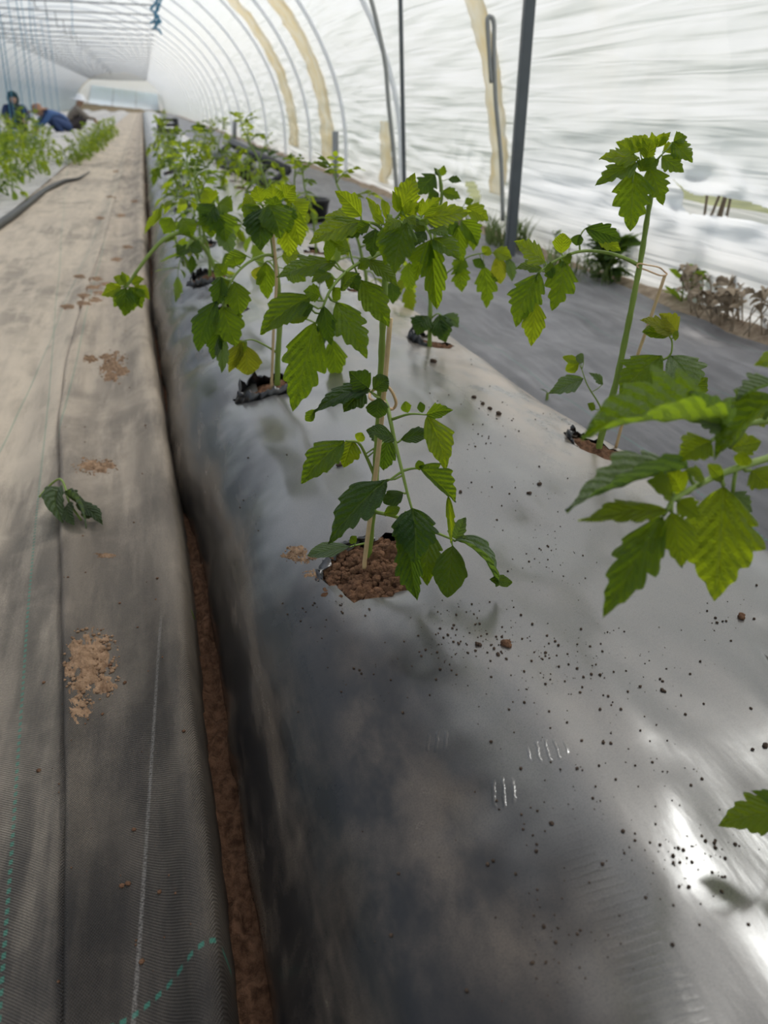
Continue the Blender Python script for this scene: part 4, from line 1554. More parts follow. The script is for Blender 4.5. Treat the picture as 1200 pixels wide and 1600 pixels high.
hero_leaf(pl, B, [(684, 340, 0), (705, 325, .0), (722, 324, .0)], [
    (728, 324, 764, 345, 28, 'n', .0, .0, 0, 'y'), (720, 345, 746, 385, 30, 'f', .0, .01, 0, 'n'), (715, 350, 722, 412, 26, 'n', .0, .01, 0, 'n'),
    (700, 345, 706, 368, 26, 'n', .0, .0, 0, 'd'), (726, 318, 740, 312, 14, 'n', .0, .0, 0, 'n'), (735, 355, 740, 392, 18, 'n', .0, .0, 0, 'n')], .0024)


# ------------------------------------------------------------------ further plants: grown from rules, one mesh per leaf
def grown_leaf(rnd, L, mk, droop=1.0, kinds='nlsn'):
    """one compound leaf along +X from the origin"""
    V, UV, Fc, MI = [], [], [], []
    pts = []
    p = Vector((0, 0, 0))
    a = rnd.uniform(.35, .75)
    n = 8
    for i in range(n + 1):
        pts.append(p.copy())
        a -= droop * rnd.uniform(.10, .30)
        p = p + Vector((math.cos(a), rnd.uniform(-.08, .08), math.sin(a))) * L / n
    mb = MB()
    mb.tube(pts, [.0028 * (1 - .6 * i / n) for i in range(n + 1)], 5)
    V += [Vector(q) for q in mb.v]
    UV += [(.1, .3)] * len(mb.v)
    Fc += mb.f
    MI += [1] * len(mb.f)

    def put(b, d, ln, w, kind, roll):
        M = leaf_matrix(b, b + d * ln, w, Vector((0, 0, 1)) + Vector((-.3, 0, 0)), roll)
        dv, du, df = leaf_data(kind, rnd.randrange(4))
        k = len(V)
        V.extend([M @ q for q in dv])
        UV.extend(du)
        Fc.extend([tuple(i + k for i in f) for f in df])
        MI.extend([0] * len(df))
    for i in (3, 4, 5, 6, 7):
        big = i in (3, 5, 7)
        for s in (-1, 1):
            if not big and rnd.random() < .4:
                continue
            d = Vector((rnd.uniform(.2, .5), s * rnd.uniform(.6, 1), rnd.uniform(-.75, -.1) * droop)).normalized()
            ln = L * (rnd.uniform(.30, .42) if big else rnd.uniform(.10, .16))
            put(pts[i], d, ln, ln * rnd.uniform(.42, .58), rnd.choice(kinds) if big else 'o', rnd.uniform(-.4, .4))
    d = (pts[-1] - pts[-2]).normalized() + Vector((0, 0, -.3 * droop))
    put(pts[-1], d.normalized(), L * .42, L * .24, rnd.choice('ls'), 0)
    me = make_leaf_mesh('leaf', V, UV, Fc, LM[mk])
    me.materials.append(STEM)
    me.polygons.foreach_set('material_index', MI)
    return me


GROWN = [grown_leaf(random.Random(50 + i), .19, 'nnyndy'[i % 6], 1.0 + .25 * (i % 3)) for i in range(12)]
YOUNG = [grown_leaf(random.Random(90 + i), .11, 'yyn'[i % 3], .7) for i in range(6)]


for k, (az, t, me) in enumerate(((.2, .30, GROWN[1]), (-.9, .24, GROWN[4]), (1.2, .35, YOUNG[0]), (-.3, .36, YOUNG[1]), (.5, .365, YOUNG[3]))):
    o = bpy.data.objects.new('leaf', me)
    COL.objects.link(o)
    o.parent = PL0
    o.location = (.02 * t / .25, .01 * t / .25, t)
    o.rotation_euler = (0, -.5 if t > .34 else 0, az)


def make_grown(seed, h, nleaf=7):
    rnd = random.Random(seed)
    p = empty('tomato_plant', (0, 0, 0))
    lean = Vector((rnd.uniform(-.35, .35), rnd.uniform(-.25, .25), 0))
    pts = [Vector((0, 0, -.02))]
    for i in range(1, 7):
        t = i / 6
        pts.append(Vector((lean.x * h * t * t, lean.y * h * t * t, h * t)) + Vector((rnd.uniform(-1, 1), rnd.uniform(-1, 1), 0)) * .008)
    mb = MB()
    sp = smooth(pts, 3)
    mb.tube(sp, [.0058 - .003 * i / len(sp) for i in range(len(sp))], 6)
    mb.build('stem', STEM, p)
    az = rnd.uniform(0, 6.28)
    for k in range(nleaf):
        t = .22 + .74 * k / (nleaf - 1)
        q = sp[min(len(sp) - 1, int(t * len(sp)))]
        az += 2.4 + rnd.uniform(-.4, .4)
        me = rnd.choice(GROWN) if t < .8 else rnd.choice(YOUNG)
        o = bpy.data.objects.new('leaf', me)
        COL.objects.link(o)
        o.parent = p
        o.location = q
        o.rotation_euler = (rnd.uniform(-.25, .25), -ramp(.5, 1, t) * .7 + rnd.uniform(-.15, .15), az)
        s = rnd.uniform(.75, 1.1) * (1.05 if t < .7 else .85)
        o.scale = (s, s, s)
    for k in range(3):
        o = bpy.data.objects.new('leaf', rnd.choice(YOUNG))
        COL.objects.link(o)
        o.parent = p
        o.location = sp[-1]
        o.rotation_euler = (0, -rnd.uniform(.5, 1.1), az + k * 2.1)
        o.scale = (.65,) * 3
    return p


def copy_tree(o, parent=None):
    c = o.copy()
    COL.objects.link(c)
    c.parent = parent
    for ch in o.children:
        copy_tree(ch, c)
    return c


PROTO = [make_grown(200 + i, .30 + .04 * (i % 3), 7) for i in range(5)]
used = [False] * 5


def place_grown(i, loc, rz, sc, label, group=None):
    i %= 5
    o = PROTO[i] if not used[i] else copy_tree(PROTO[i])
    used[i] = True
    o.location = loc
    o.rotation_euler = (0, 0, rz)
    o.scale = (sc, sc, sc)
    tag(o, label, 'tomato plant')
    if group:
        o['group'] = group
    elif 'group' in o:
        del o['group']
    return o


rnd = random.Random(5)
place_grown(0, top_at(H_L4), 1.0, 1.1, 'tomato plant in the dark torn hole just behind the bending plant')
for k, (side, p) in enumerate(H_FAR):
    sc = rnd.uniform(.80, 1.12) * (1.12 if side == 'R' and p.y < 5 else 1)
    place_grown(k + 1, top_at(p), rnd.uniform(0, 6.28), sc,
                'tomato plant of the path side row, ' + ORD[k] + ' beyond the dark torn hole' if side == 'L' else 'tomato plant of the wall side row, ' + ORD[k - 12] + ' beyond the slim plant',
                'far plants of the path side row' if side == 'L' else 'far plants of the wall side row')
# crop rows across the path
for row, (x, y0, y1, dy, s0) in enumerate([(-1.18, 6.7, 12.0, .30, 1.05), (-1.60, 6.8, 13.5, .34, 1.15), (-2.05, 8, 14.5, .42, 1.15), (-2.75, 8.0, 16.0, .5, 1.12), (-3.2, 9.5, 17, .6, 1.12)]):
    y = y0
    k = 0
    while y < y1:
        xx = x + rnd.uniform(-.10, .10)
        place_grown(k + row, (xx, y, zc(xx, y) - .01), rnd.uniform(0, 6.28), s0 * rnd.uniform(.85, 1.1),
                    'bushy tomato plant across the path, in the ' + ORD[row] + ' crop row counted from the cloth fold at the path border', 'tomato plants of the ' + ORD[row] + ' row across the path')
        y += dy * rnd.uniform(.85, 1.15)
        k += 1
for k in range(44):
    q = k / 43
    p = onz(112 + 66 * q ** .8 + rnd.uniform(-5, 5), 250 - 45 * q + rnd.uniform(-3, 3), .05)
    p.z = zc(max(-6, min(-.98, p.x)), p.y) - .02 if p.x < -.95 else .0
    place_grown(k + 2, p, rnd.uniform(0, 6.28), (.75 + .25 * q) * rnd.uniform(.85, 1.15),
                'low bright green young plant in the strip beside the workers', 'low plants beside the workers')
# ------------------------------------------------------------------ weeds along the wall
WEED = mat_leaf('weed_leaf', (.07, .15, .03), (.14, .22, .08), (.25, .42, .05), .45)
LM['g'] = WEED
DRYLEAF = plain('dry_leaf', (.34, .27, .19), .9, var=.4, scale=25)
M_GRASSB = plain('grass_blade', (.16, .22, .06), .7, var=.35)


def weed(loc, h, n, spread, label, seed, mk='g', broad=.4, kinds='eon'):
    rnd = random.Random(seed)
    p = empty('weed', loc)
    tag(p, label, 'weed')
    mb = MB()
    nodes = []
    for k in range(max(1, n // 6)):
        a = rnd.uniform(0, 6.28)
        top = Vector((math.cos(a) * spread * rnd.uniform(.1, .6), math.sin(a) * spread * rnd.uniform(.1, .6), h * rnd.uniform(.6, 1)))
        pts = smooth([Vector((0, 0, -.02)), top * .5 + Vector((0, 0, h * .1)), top], 4)
        mb = MB()
        mb.tube(pts, .004, 5)
        nodes += pts[1:]
        mb.build('stem', STEM, p)
    for k in range(n):
        q = rnd.choice(nodes)
        a = rnd.uniform(0, 6.28)
        d = Vector((math.cos(a), math.sin(a), rnd.uniform(-.4, .7))).normalized()
        L = spread * rnd.uniform(.5, 1.0)
        o = bpy.data.objects.new('leaf', pool_mesh(rnd.choice(kinds), rnd.randrange(4), mk))
        COL.objects.link(o)
        o.parent = p
        o.matrix_local = leaf_matrix(q, q + d * L, L * broad, Vector((0, 0, 1)), rnd.uniform(-.4, .4))
    return p


def foot(u, v, x):
    p = onx(u, v, x)
    p.z = zk(p.x, p.y) if p.x > 2.0 else zd(p.x, p.y)
    return p


weed(onz(945, 438, .02), .24, 90, .15, 'dense dark green weed bush at the wall behind the arching leaf', 1, 'd', .5, 'nol')
weed(onz(1066, 472, .02), .15, 20, .15, 'light green upright weed with narrow leaves at the wall foot', 2, 'n', .30, 'e')
weed(onz(812, 385, .03), .14, 14, .08, 'small green weed right of the thick dark post', 3, 'g', .3, 'en')
weed(onz(868, 398, .03), .14, 14, .08, 'small weed between the thick post and the dark weed bush', 4, 'g', .35, 'en')
weed(onz(412, 288, .05), .34, 30, .2, 'dark weed growing beside the black slatted crate', 6, 'd', .3, 'en')
weed(bed_pt(856, 612, -.01), .03, 4, .025, 'tiny weed sprouting at the wall side edge of the film', 8, 'g', .3, 'e')


def grass(name, c, n, h, spread, seed, mat, label, cat):
    rnd = random.Random(seed)
    mb = MB()
    for k in range(n):
        a = rnd.uniform(0, 6.28)
        r = spread * math.sqrt(rnd.random())
        b = Vector((c.x + r * math.cos(a) * .5, c.y + r * math.sin(a), c.z - .01))
        d = Vector((rnd.uniform(-.4, .4), rnd.uniform(-.4, .4), 1)) * h * rnd.uniform(.4, 1)
        w = Vector((math.cos(a), math.sin(a), 0)) * .004
        m_ = b + d * .55
        t = b + d + Vector((d.x, d.y, -.1 * h)) * .6
        mb.add([b - w, b + w, m_ + w * .7, m_ - w * .7, t], [(0, 1, 2, 3), (3, 2, 4)])
    o = mb.build(name, mat)
    tag(o, label, cat, kind='stuff')


grass('grass_tuft', onz(790, 380, .03), 180, .22, .22, 1, M_GRASSB, 'dry green grass around the foot of the thick dark post', 'grass')
grass('grass_tuft', onz(905, 425, .03), 120, .16, .3, 2, M_GRASSB, 'thin grass at the wall foot near the dark weed bush', 'grass')
grass('grass_tuft', onz(740, 350, .03), 120, .16, .35, 3, M_GRASSB, 'thin grass at the wall foot left of the thick post', 'grass')

# withered plants lying at the wall foot
for k, (u, v, n, label) in enumerate(((1118, 492, 34, 'withered brown plant clump at the wall foot beside the upright weed'), (1150, 505, 26, 'withered brown plant clump at the wall foot, middle of three'), (1186, 515, 28, 'withered brown plant clump at the wall foot, rightmost in view'))):
    rnd = random.Random(40 + k)
    B = onz(u, v, .03)
    p = empty('dry_weed', B)
    tag(p, label, 'dry weed')
    mb = MB()
    ends = []
    for i in range(14):
        a = rnd.uniform(0, 6.28)
        q = Vector((math.cos(a) * .05, math.sin(a) * .14, 0))
        e = Vector((math.cos(a) * .07 + rnd.uniform(-.05, .05), math.sin(a) * .22 + rnd.uniform(-.06, .06), rnd.uniform(.04, .16)))
        pts = smooth([Vector((q.x, q.y, -.02)), (q + e) / 2 + Vector((rnd.uniform(-.04, .04), rnd.uniform(-.04, .04), .03)), e], 4)
        mb = MB()
        mb.tube(pts, .0028, 4)
        ends += pts[2:]
        mb.build('stem', DRYLEAF, p)
    for i in range(n):
        q = rnd.choice(ends)
        a = rnd.uniform(0, 6.28)
        d = Vector((math.cos(a), math.sin(a), rnd.uniform(-1, .3))).normalized()
        L = rnd.uniform(.03, .075)
        key = ('w', rnd.randrange(4), 'dry')
        if key not in POOL:
            POOL[key] = make_leaf_mesh('leaf', *leaf_data('w', key[1]), DRYLEAF)
        o = bpy.data.objects.new('leaf', POOL[key])
        COL.objects.link(o)
        o.parent = p
        o.matrix_local = leaf_matrix(q, q + d * L, L * .7, Vector((0, 0, 1)), rnd.uniform(-1, 1))

# ------------------------------------------------------------------ black crates and pots by the wall
M_BLACK = plain('black_plastic', (.018, .019, .020), .45, var=.3)


def crate(loc, size, rot, label, rows=3):
    p = empty('crate', loc)
    p.rotation_euler = rot
    tag(p, label, 'crate')
    X, Y, Z = size
    mb = MB()
    mb.box((0, 0, .012), (X, Y, .02))
    mb.build('crate_floor', M_BLACK, p, False)
    for sx in (-1, 1):
        for sy in (-1, 1):
            mb = MB()
            mb.box((sx * (X / 2 - .02), sy * (Y / 2 - .02), Z / 2), (.04, .04, Z))
            mb.build('corner_post', M_BLACK, p, False)
    for r in range(rows):
        z = Z * (r + .5) / rows + .01
        for sy in (-1, 1):
            mb = MB()
            mb.box((0, sy * (Y / 2 - .008), z), (X, .016, Z / rows * .55))
            mb.build('slat', M_BLACK, p, False)
        for sx in (-1, 1):
            mb = MB()
            mb.box((sx * (X / 2 - .008), 0, z), (.016, Y, Z / rows * .55))
            mb.build('slat', M_BLACK, p, False)
    return p


# long black frame: two rails joined by cross pieces, propped up at its far end
P0 = onz(420, 290, .12)
_r = ray(338, 244)
P1 = CAM + _r * ((P0.y + 1.5) / _r.y)
fr_ = empty('tray_frame', P0)
tag(fr_, 'long black plastic frame with open slots propped up near the wall', 'frame')
ax = (P1 - P0)
sd_ = Vector((.16, 0, .12))
for k in (0, 1):
    mb = MB()
    mb.tube([sd_ * k, ax * .5 + sd_ * k, ax + sd_ * k], .045, 6)
    mb.build('rail', M_BLACK, fr_)
for k in range(5):
    mb = MB()
    mb.tube([ax * (k / 4), ax * (k / 4) + sd_ * .5, ax * (k / 4) + sd_], .026, 6)
    mb.build('cross_piece', M_BLACK, fr_)
mb = MB()
mb.tube([ax * .97, Vector((ax.x, ax.y + .05, -P0.z))], .025, 6)
mb.build('leg', M_BLACK, fr_)
crate(onz(263, 208, .205), (.36, .4, .26), (0, 0, .1), 'small far black slatted crate by the wall')


def pot(loc, r, h, label, name='black_pot', tilt=0):
    p = empty(name, loc)
    p.rotation_euler = (tilt, 0, 0)
    tag(p, label, 'pot')
    prof = [(0, 0), (r * .78, 0), (r * .96, h * .88), (r, h * .88), (r, h), (r * .9, h), (r * .72, h * .12), (0, h * .1)]
    V, Fc = [], []
    n = 20
    for i in range(n):
        a = 2 * math.pi * i / n
        V += [(q[0] * math.cos(a), q[0] * math.sin(a), q[1]) for q in prof]
    m_ = len(prof)
    for i in range(n):
        for j in range(m_ - 1):
            Fc.append((i * m_ + j, ((i + 1) % n) * m_ + j, ((i + 1) % n) * m_ + j + 1, i * m_ + j + 1))
    mb = MB()
    mb.add(V, Fc)
    mb.build('pot_body', M_BLACK, p)
    s = MB()
    s.add([(r * .86 * math.cos(2 * math.pi * i / n), r * .86 * math.sin(2 * math.pi * i / n), h * .82 + .012 * nz(i * 1.3, 2)) for i in range(n)] + [(0, 0, h * .86)],
          [(i, (i + 1) % n, n) for i in range(n)])
    s.build('pot_soil', SOIL, p)


pot(onz(372, 300, .01), .16, .22, 'round black pot below the tilted black crate')
pot(onz(487, 346, .01), .13, .15, 'wide black pot by the wall behind the front plant head')

# ------------------------------------------------------------------ workers among the far rows
SKIN = plain('skin', (.42, .26, .18), .6, var=.05)


def person(loc, rz, joints, radii, edges, regions, mats, label, hat):
    root = empty('person', loc)
    root.rotation_euler = (0, 0, rz)
    tag(root, label, 'person')
    names = list(joints)
    me = bpy.data.meshes.new('body')
    me.from_pydata([joints[n] for n in names], [(names.index(a), names.index(b)) for a, b in edges], [])
    o = bpy.data.objects.new('body', me)
    COL.objects.link(o)
    sk = o.modifiers.new('skin', 'SKIN')
    for i, n in enumerate(names):
        r_ = radii[n]
        me.skin_vertices[0].data[i].radius = r_ if isinstance(r_, tuple) else (r_, r_)
        me.skin_vertices[0].data[i].use_root = n == 'pelvis'
    sb = o.modifiers.new('sub', 'SUBSURF')
    sb.levels = sb.render_levels = 2
    dg = bpy.context.evaluated_depsgraph_get()
    me2 = bpy.data.meshes.new_from_object(o.evaluated_get(dg))
    bpy.data.objects.remove(o)
    me2.name = 'body'
    me2.materials.clear()
    for m_ in mats:
        me2.materials.append(m_)
    segs = [(Vector(joints[a]), Vector(joints[b]), regions.get((a, b), 0)) for a, b in edges]
    for f in me2.polygons:
        c = f.center
        best = (9, 0)
        for a, b, r_ in segs:
            ab = b - a
            t = max(0, min(1, (c - a).dot(ab) / max(1e-9, ab.length_squared)))
            dd = (c - (a + ab * t)).length
            if dd < best[0]:
                best = (dd, r_)
        f.material_index = best[1]
    b = link('body', me2, None, root)
    hat(root, Vector(joints['head']))
    return root


def brim_hat(col, rb, tilt):
    def f(root, h):
        mb = MB()
        n = 20
        V, Fc = [], []
        prof = [(.085, -.01), (rb, -.03), (rb, -.018), (.09, .01), (.085, .07), (.05, .10), (0, .105)]
        for i in range(n):
            a = 2 * math.pi * i / n
            V += [(q[0] * math.cos(a), q[0] * 1.1 * math.sin(a), q[1]) for q in prof]
        m_ = len(prof)
        for i in range(n):
            for j in range(m_ - 1):
                Fc.append((i * m_ + j, ((i + 1) % n) * m_ + j, ((i + 1) % n) * m_ + j + 1, i * m_ + j + 1))
        Rm = Matrix.Rotation(tilt, 3, 'X')
        mb.add([h + Rm @ (Vector(v) + Vector((0, 0, .05))) for v in V], Fc)
        o = mb.build('hat', plain('hat_cloth', col, .9), root)
    return f


def hood(col):
    def f(root, h):
        bm = bmesh.new()
        bmesh.ops.create_uvsphere(bm, u_segments=16, v_segments=10, radius=.125)
        for v in bm.verts:
            v.co.z *= 1.15
            if v.co.z > .05:
                v.co.z += .02
            if v.co.y < -.06 and v.co.z < .05:
                v.co.y = -.06 - (v.co.y + .06) * .3
            v.co += h + Vector((0, .02, .02))
        me = bpy.data.meshes.new('hood')
        bm.to_mesh(me)
        bm.free()
        link('hood', me, plain('hood_cloth', col, .9), root)
    return f


EDG = [('pelvis', 'waist'), ('waist', 'chest'), ('chest', 'neck'), ('neck', 'head'), ('head', 'crown')]
REG = {('neck', 'head'): 2, ('head', 'crown'): 2}
for s_ in 'lr':
    EDG += [('pelvis', 'hip_' + s_), ('hip_' + s_, 'knee_' + s_), ('knee_' + s_, 'ankle_' + s_), ('ankle_' + s_, 'toe_' + s_),
            ('chest', 'shoulder_' + s_), ('shoulder_' + s_, 'elbow_' + s_), ('elbow_' + s_, 'wrist_' + s_), ('wrist_' + s_, 'hand_' + s_)]
    REG.update({('pelvis', 'hip_' + s_): 1, ('hip_' + s_, 'knee_' + s_): 1, ('knee_' + s_, 'ankle_' + s_): 1, ('ankle_' + s_, 'toe_' + s_): 1, ('wrist_' + s_, 'hand_' + s_): 2})
    for i_ in range(5):
        EDG += [('hand_' + s_, 'finger%d_' % i_ + s_), ('finger%d_' % i_ + s_, 'tip%d_' % i_ + s_)]
        REG.update({('hand_' + s_, 'finger%d_' % i_ + s_): 2, ('finger%d_' % i_ + s_, 'tip%d_' % i_ + s_): 2})
RAD = {'pelvis': (.15, .13), 'waist': .13, 'chest': (.16, .13), 'neck': .055, 'head': .088, 'crown': .075}
for s_ in 'lr':
    RAD.update({'hip_' + s_: .095, 'knee_' + s_: .065, 'ankle_' + s_: .045, 'toe_' + s_: .038, 'shoulder_' + s_: .07, 'elbow_' + s_: .048, 'wrist_' + s_: .032, 'hand_' + s_: (.042, .022)})
    for i_ in range(5):
        RAD.update({'finger%d_' % i_ + s_: .010, 'tip%d_' % i_ + s_: .008})


def pose(pel, waist, chest, neck, head, crown, knee, ankle, elbow, hand):
    """mirrored squat / stoop; faces -Y"""
    J = {'pelvis': pel, 'waist': waist, 'chest': chest, 'neck': neck, 'head': head, 'crown': crown}
    for s_, k in (('l', 1), ('r', -1)):
        J['hip_' + s_] = (k * .10, pel[1], pel[2] - .03)
        J['knee_' + s_] = (k * knee[0], knee[1], knee[2])
        J['ankle_' + s_] = (k * ankle[0], ankle[1], .07)
        J['toe_' + s_] = (k * (ankle[0] + .02), ankle[1] - .16, .035)
        J['shoulder_' + s_] = (k * .19, chest[1], chest[2] + .03)
        J['elbow_' + s_] = (k * elbow[0], elbow[1], elbow[2])
        J['wrist_' + s_] = (k * hand[0], hand[1], hand[2] + .06)
        J['hand_' + s_] = (k * hand[0], hand[1] - .03, hand[2])
        for i_ in range(4):
            J['finger%d_' % i_ + s_] = (k * (hand[0] - .03 + .02 * i_), hand[1] - .06, hand[2] - .045)
            J['tip%d_' % i_ + s_] = (k * (hand[0] - .03 + .02 * i_), hand[1] - .055, hand[2] - .075 + .008 * abs(i_ - 1.5))
        J['finger4_' + s_] = (k * (hand[0] - .05), hand[1] - .04, hand[2] - .01)
        J['tip4_' + s_] = (k * (hand[0] - .055), hand[1] - .065, hand[2] - .03)
    return J


def at_row(u, Y, z=0):
    r_ = ray(u, 200)
    p = CAM + r_ * (Y / r_.y)
    return Vector((p.x, Y, zc(max(-6, p.x), Y)))


squat = pose((0, .12, .22), (0, .07, .36), (0, -.06, .52), (0, -.12, .61), (0, -.17, .70), (0, -.18, .77), (.20, -.26, .42), (.14, .02, 0), (.26, -.26, .38), (.14, -.42, .30))
hunch = pose((0, .16, .26), (0, .06, .38), (0, -.16, .46), (0, -.30, .48), (0, -.38, .50), (0, -.45, .52), (.20, -.20, .40), (.14, .06, 0), (.25, -.34, .32), (.14, -.46, .16))
person(onz(121, 212, 0), R(100), squat, RAD, EDG, REG, [plain('grey_brown_jacket', (.22, .19, .16), .9), plain('dark_trousers', (.06, .05, .05), .9), SKIN],
       'crouching worker in grey brown clothes and a broad white hat', brim_hat((.85, .86, .88), .21, R(10)))
person(onz(96, 217, 0), R(-70), hunch, RAD, EDG, REG, [plain('blue_overall', (.05, .11, .26), .85), plain('blue_trousers', (.04, .07, .17), .85), SKIN],
       'hunched worker in blue clothes and a brown straw hat', brim_hat((.32, .17, .10), .19, R(12)))
person(onz(30, 212, 0), R(10), squat, RAD, EDG, REG, [plain('navy_jacket', (.02, .04, .10), .85), plain('navy_trousers', (.03, .035, .06), .85), SKIN],
       'crouching worker in navy jacket and dark green hood', hood((.02, .06, .07)))

# ------------------------------------------------------------------ small things lying about
# wilted leaf on the edge cloth
def cloth_pt(u, v, lift=0.0):
    z = .04
    for _ in range(6):
        p = onz(u, v, z)
        z = zb(p.x, p.y) if p.x > edge_b(p.y) else za(p.x, p.y)
    return Vector((p.x, p.y, z + lift))


B = cloth_pt(110, 800)
wp = empty('wilted_leaf', B)
tag(wp, 'torn off wilted green tomato leaf lying on the edge cloth', 'leaf')
mb = MB()
P = [cloth_pt(62, 781, .006), cloth_pt(80, 768, .014), cloth_pt(96, 764, .022), cloth_pt(104, 774, .02), cloth_pt(110, 795, .014), cloth_pt(128, 820, .01)]
mb.tube([q - B for q in smooth(P, 4)], .0022, 6)
mb.build('leaf_stalk', STEM, wp)
for (bu, bv, tu, tv, w, kd, l0, l1, ro) in ((102, 778, 100, 822, 26, 'w', .02, .006, 30), (110, 790, 135, 832, 30, 'w', .018, .008, -20), (122, 800, 162, 828, 30, 'd', .018, .01, 0),
                                            (112, 800, 118, 830, 30, 'd', .02, .012, 40), (128, 815, 160, 810, 20, 'w', .014, .012, 60), (104, 785, 128, 806, 22, 'f', .022, .02, 0)):
    b, t = cloth_pt(bu, bv, l0), cloth_pt(tu, tv, l1)
    o = bpy.data.objects.new('leaflet', pool_mesh(kd, RN.randrange(4), RN.choice('wwp')))
    COL.objects.link(o)
    o.parent = wp
    M = leaf_matrix(b, t, w * (b - CAM).dot(FWD) / FPX, Vector((0, 0, 1)), R(ro))
    M.translation -= B
    o.matrix_local = M

# patches of spilled soil on the cloth: low crumbly heaps
SOIL_TAN = mat_soil('tan_soil', (.14, .08, .045), (.40, .265, .165), 70)


def soil_patch(u, v, du, dv, hgt, label, seed, pt=cloth_pt, mat=None, n=90, sh=.55, group=None):
    """low heap whose ragged outline comes from where it sinks into the sheet below, with loose lumps"""
    rnd = random.Random(seed)
    mb = MB()
    N = 64 if n > 100 else (30 if n > 20 else 12)
    V = []
    for j_ in range(N + 1):
        for i_ in range(N + 1):
            a, b = 2.6 * i_ / N - 1.3, 2.6 * j_ / N - 1.3
            q = pt(u + du * a, v + dv * b)
            r2 = a * a + b * b
            k = q.x * 100 * .0095 / hgt, q.y * 100 * .0095 / hgt
            f = .55 - .75 * r2 + .75 * nz(a * 2.2, b * 2.2, seed) + .5 * nz(a * 6, b * 6, seed + 2) + .35 * nz(a * 15, b * 15, seed + 5)
            q.z += hgt * max(-4, min(.9, f)) * .75 - hgt * .05
            V.append(q)
    mb.add(V, [(j_ * (N + 1) + i_, j_ * (N + 1) + i_ + 1, (j_ + 1) * (N + 1) + i_ + 1, (j_ + 1) * (N + 1) + i_) for j_ in range(N) for i_ in range(N)])
    for i in range(n // 2):
        a = rnd.uniform(0, 6.28)
        r = rnd.random() ** sh * 1.1
        q = pt(u + du * r * math.cos(a), v + dv * r * math.sin(a))
        s = hgt * rnd.uniform(.1, .55) * (1.15 - r * .5)
        q.z += s * .3
        mb.lump(q, s, rnd, sub=1, squash=.6)
    o = mb.build('soil_heap', mat or SOIL_TAN)
    tag(o, label, 'soil', group, kind='stuff')


soil_patch(142, 1038, 44, 56, .0095, 'tan soil spilled on the edge cloth below the wilted leaf', 1, lambda u, v: cloth_pt(max(u, 101), v), n=320, sh=.5)
soil_patch(124, 1108, 18, 22, .004, 'thin trail of tan soil under the big soil spill', 11, n=60)
soil_patch(178, 574, 24, 26, .010, 'small tan soil spill on the edge cloth level with the second plant', 2, n=120)
soil_patch(140, 562, 14, 6, .014, 'brown clods on the edge cloth beside the small soil spill', 3, n=16)
soil_patch(150, 728, 34, 14, .006, 'faint tan soil smear above the wilted leaf', 4, n=130)
soil_patch(165, 868, 20, 4, .004, 'thin line of soil crumbs below the wilted leaf', 5, n=40)
soil_patch(465, 866, 24, 14, .0045, 'crumbs of tan soil on the film left of the front hole', 6, bed_pt, n=130)
soil_patch(487, 897, 14, 8, .0028, 'small crumbs of tan soil on the film edge of the front hole', 7, bed_pt, n=40)

# loose crumbs heaped in the front hole
rnd = random.Random(31)
mb = MB()
hx, hy, hr, hq = HOLES[0]
for i in range(650):
    a = rnd.uniform(0, 6.28)
    r = math.sqrt(rnd.random()) * .97
    x, y = hx + hr * r * math.cos(a), hy + hq * r * math.sin(a)
    sz = rnd.uniform(.2, 1) ** 2 * .0055 + .0012
    mb.lump(Vector((x, y, bed_z(x, y) - .008 + .010 * (1 - r * r) + .006 * nz(x * 38, y * 38, 0))), sz, rnd, sub=2 if sz > .003 else 1)
tag(mb.build('soil_crumbs', SOIL), 'loose brown crumbs heaped around the stem in the front hole', 'soil', kind='stuff')

# single larger clods on the film
clods = [(748, 1008, 9, 'dark soil clod on the film, left of the pair below the front plant'), (793, 1008, 13, 'dark soil clod on the film, right of the pair below the front plant'),
         (778, 1023, 6, 'tiny dark clod between and below the clod pair'), (1036, 1080, 7, 'dark soil clod on the film under the large leaf'),
         (1173, 1108, 5, 'small dark clod near the picture edge below the crease'), (1195, 1165, 8, 'dark clod at the picture edge on the film'),
         (1159, 964, 11, 'brown clod on the film right of the drooping leaf tip'), (1177, 967, 5, 'tiny clod beside the brown clod near the leaf tip'),
         (862, 1288, 7, 'dark clod on the film left of the hatched creases'), (831, 1503, 6, 'dark clod low on the film near the dark side'),
         (1009, 1403, 5, 'small clod beside the hatched creases'), (778, 648, 9, 'brown clod in the group right of the side leaf'),
         (766, 639, 6, 'small brown clod in the group right of the side leaf'), (754, 632, 6, 'dark small clod heading the group right of the side leaf'),
         (530, 728, 9, 'pale brown clod on the film below the left leaf'), (740, 621, 6, 'flat dark clod on the film near the cloth side'),
         (719, 769, 5, 'dark round clod on the film beside the curled leaflet'), (843, 757, 6, 'dark clod on the film left of the large leaf'),
         (826, 771, 6, 'second dark clod on the film left of the large leaf'), (676, 566, 9, 'brown clods below the slim plant hole')]
rnd = random.Random(77)
for (u, v, r, lb) in clods:
    q = bed_pt(u, v)
    s = r * .55 * (q - CAM).dot(FWD) / FPX
    mb = MB()
    for i in range(3):
        mb.lump(Vector((rnd.uniform(-.6, .6) * s, rnd.uniform(-.6, .6) * s, s * .35)), s * rnd.uniform(.5, .95), rnd, sub=2)
    o = mb.build('soil_clod', CRUMB if r < 10 else SOIL, loc=q)
    tag(o, lb, 'clod')

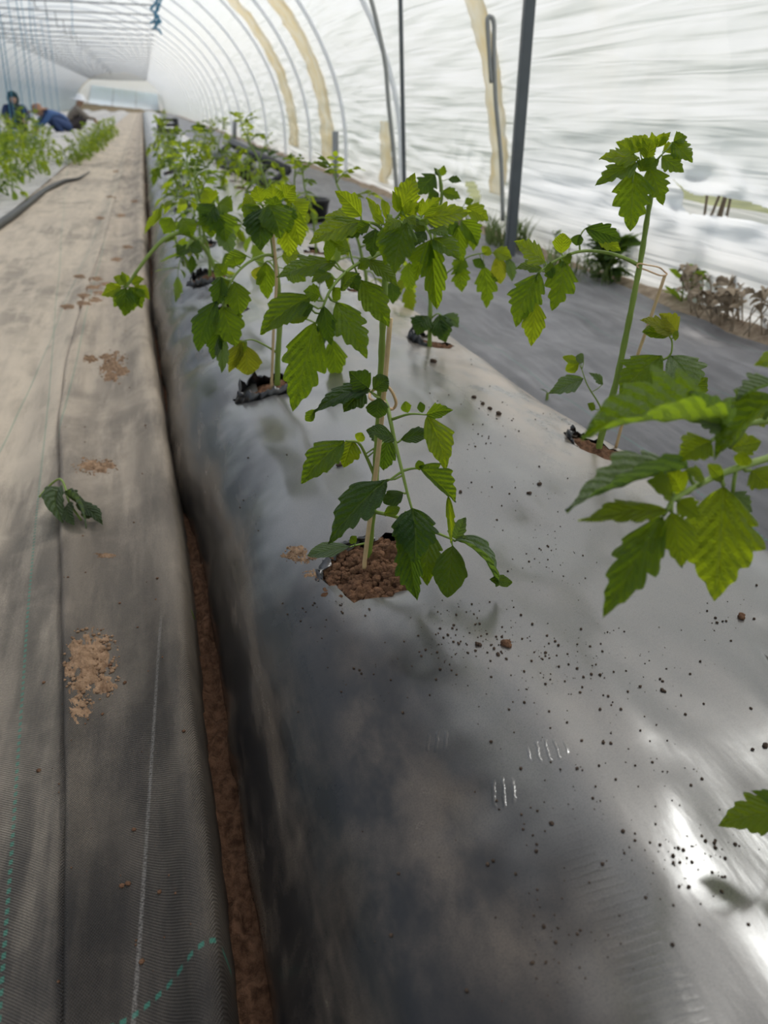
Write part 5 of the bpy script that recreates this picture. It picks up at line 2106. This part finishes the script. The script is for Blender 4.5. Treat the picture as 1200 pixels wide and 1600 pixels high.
# scattered specks
mb = MB()
cl = [(760, 1000, 120, 40, 120), (900, 1040, 160, 60, 150), (700, 960, 60, 30, 30), (690, 640, 60, 50, 30), (780, 660, 70, 40, 40), (830, 780, 60, 50, 40), (860, 870, 60, 60, 60),
      (900, 1300, 200, 200, 110), (1080, 1340, 90, 50, 70), (1000, 1150, 140, 120, 60), (870, 1480, 60, 60, 30), (800, 560, 50, 40, 30), (860, 660, 40, 20, 25), (600, 1050, 120, 60, 35),
      (500, 950, 60, 30, 30), (740, 720, 30, 50, 20), (1130, 960, 60, 40, 20), (430, 760, 60, 60, 15)]
for (u, v, su, sv, n) in cl:
    for i in range(n):
        uu, vv = rnd.gauss(u, su * .6), rnd.gauss(v, sv * .6)
        q = bed_pt(uu, vv)
        if not (.05 < q.x < .75) or hole_rho(q.x, q.y)[0] < 1.1:
            continue
        s = rnd.uniform(.3, 1.0) ** 3 * .0015 + .0003
        q.z += s * .4
        mb.lump(q, s, rnd)
o = mb.build('soil_specks', CRUMB)
tag(o, 'fine dark soil specks scattered over the black film', 'soil', kind='stuff')
mb = MB()
for i in range(130):
    v = 300 + 1250 * rnd.random() ** 1.2
    u = rnd.uniform(60, 330)
    q = cloth_pt(u, v)
    if q.x > -.03:
        continue
    s = rnd.uniform(.2, 1.0) ** 3 * .0028 + .0004
    q.z += s * .3
    mb.lump(q, s, rnd, squash=.6)
o = mb.build('soil_specks', SOIL)
tag(o, 'soil crumbs scattered over the dusty path cloths', 'soil', kind='stuff')
# darker footprints of soil far along the path
for k in range(16):
    v = rnd.uniform(215, 520)
    u = 205 - (v - 180) * rnd.uniform(-.05, .35)
    soil_patch(u, v, 3 + (v - 180) * .035, 1 + (v - 180) * .012, .007, 'thin smear of brown soil trodden along the far path', 100 + k, n=14, group='trodden soil smears on the path')
# tiny grass blade in the trench
mb = MB()
P = [plane_pt(onz(300, 965, 0), u, v) for (u, v) in ((304, 968), (296, 950), (284, 941), (272, 938))]
mb.tube(smooth(P, 4), [.0016 - .0001 * i for i in range(13)], 5, flat=.4)
tag(mb.build('grass_blade', STEM), 'single green grass blade sticking out of the trench', 'grass')
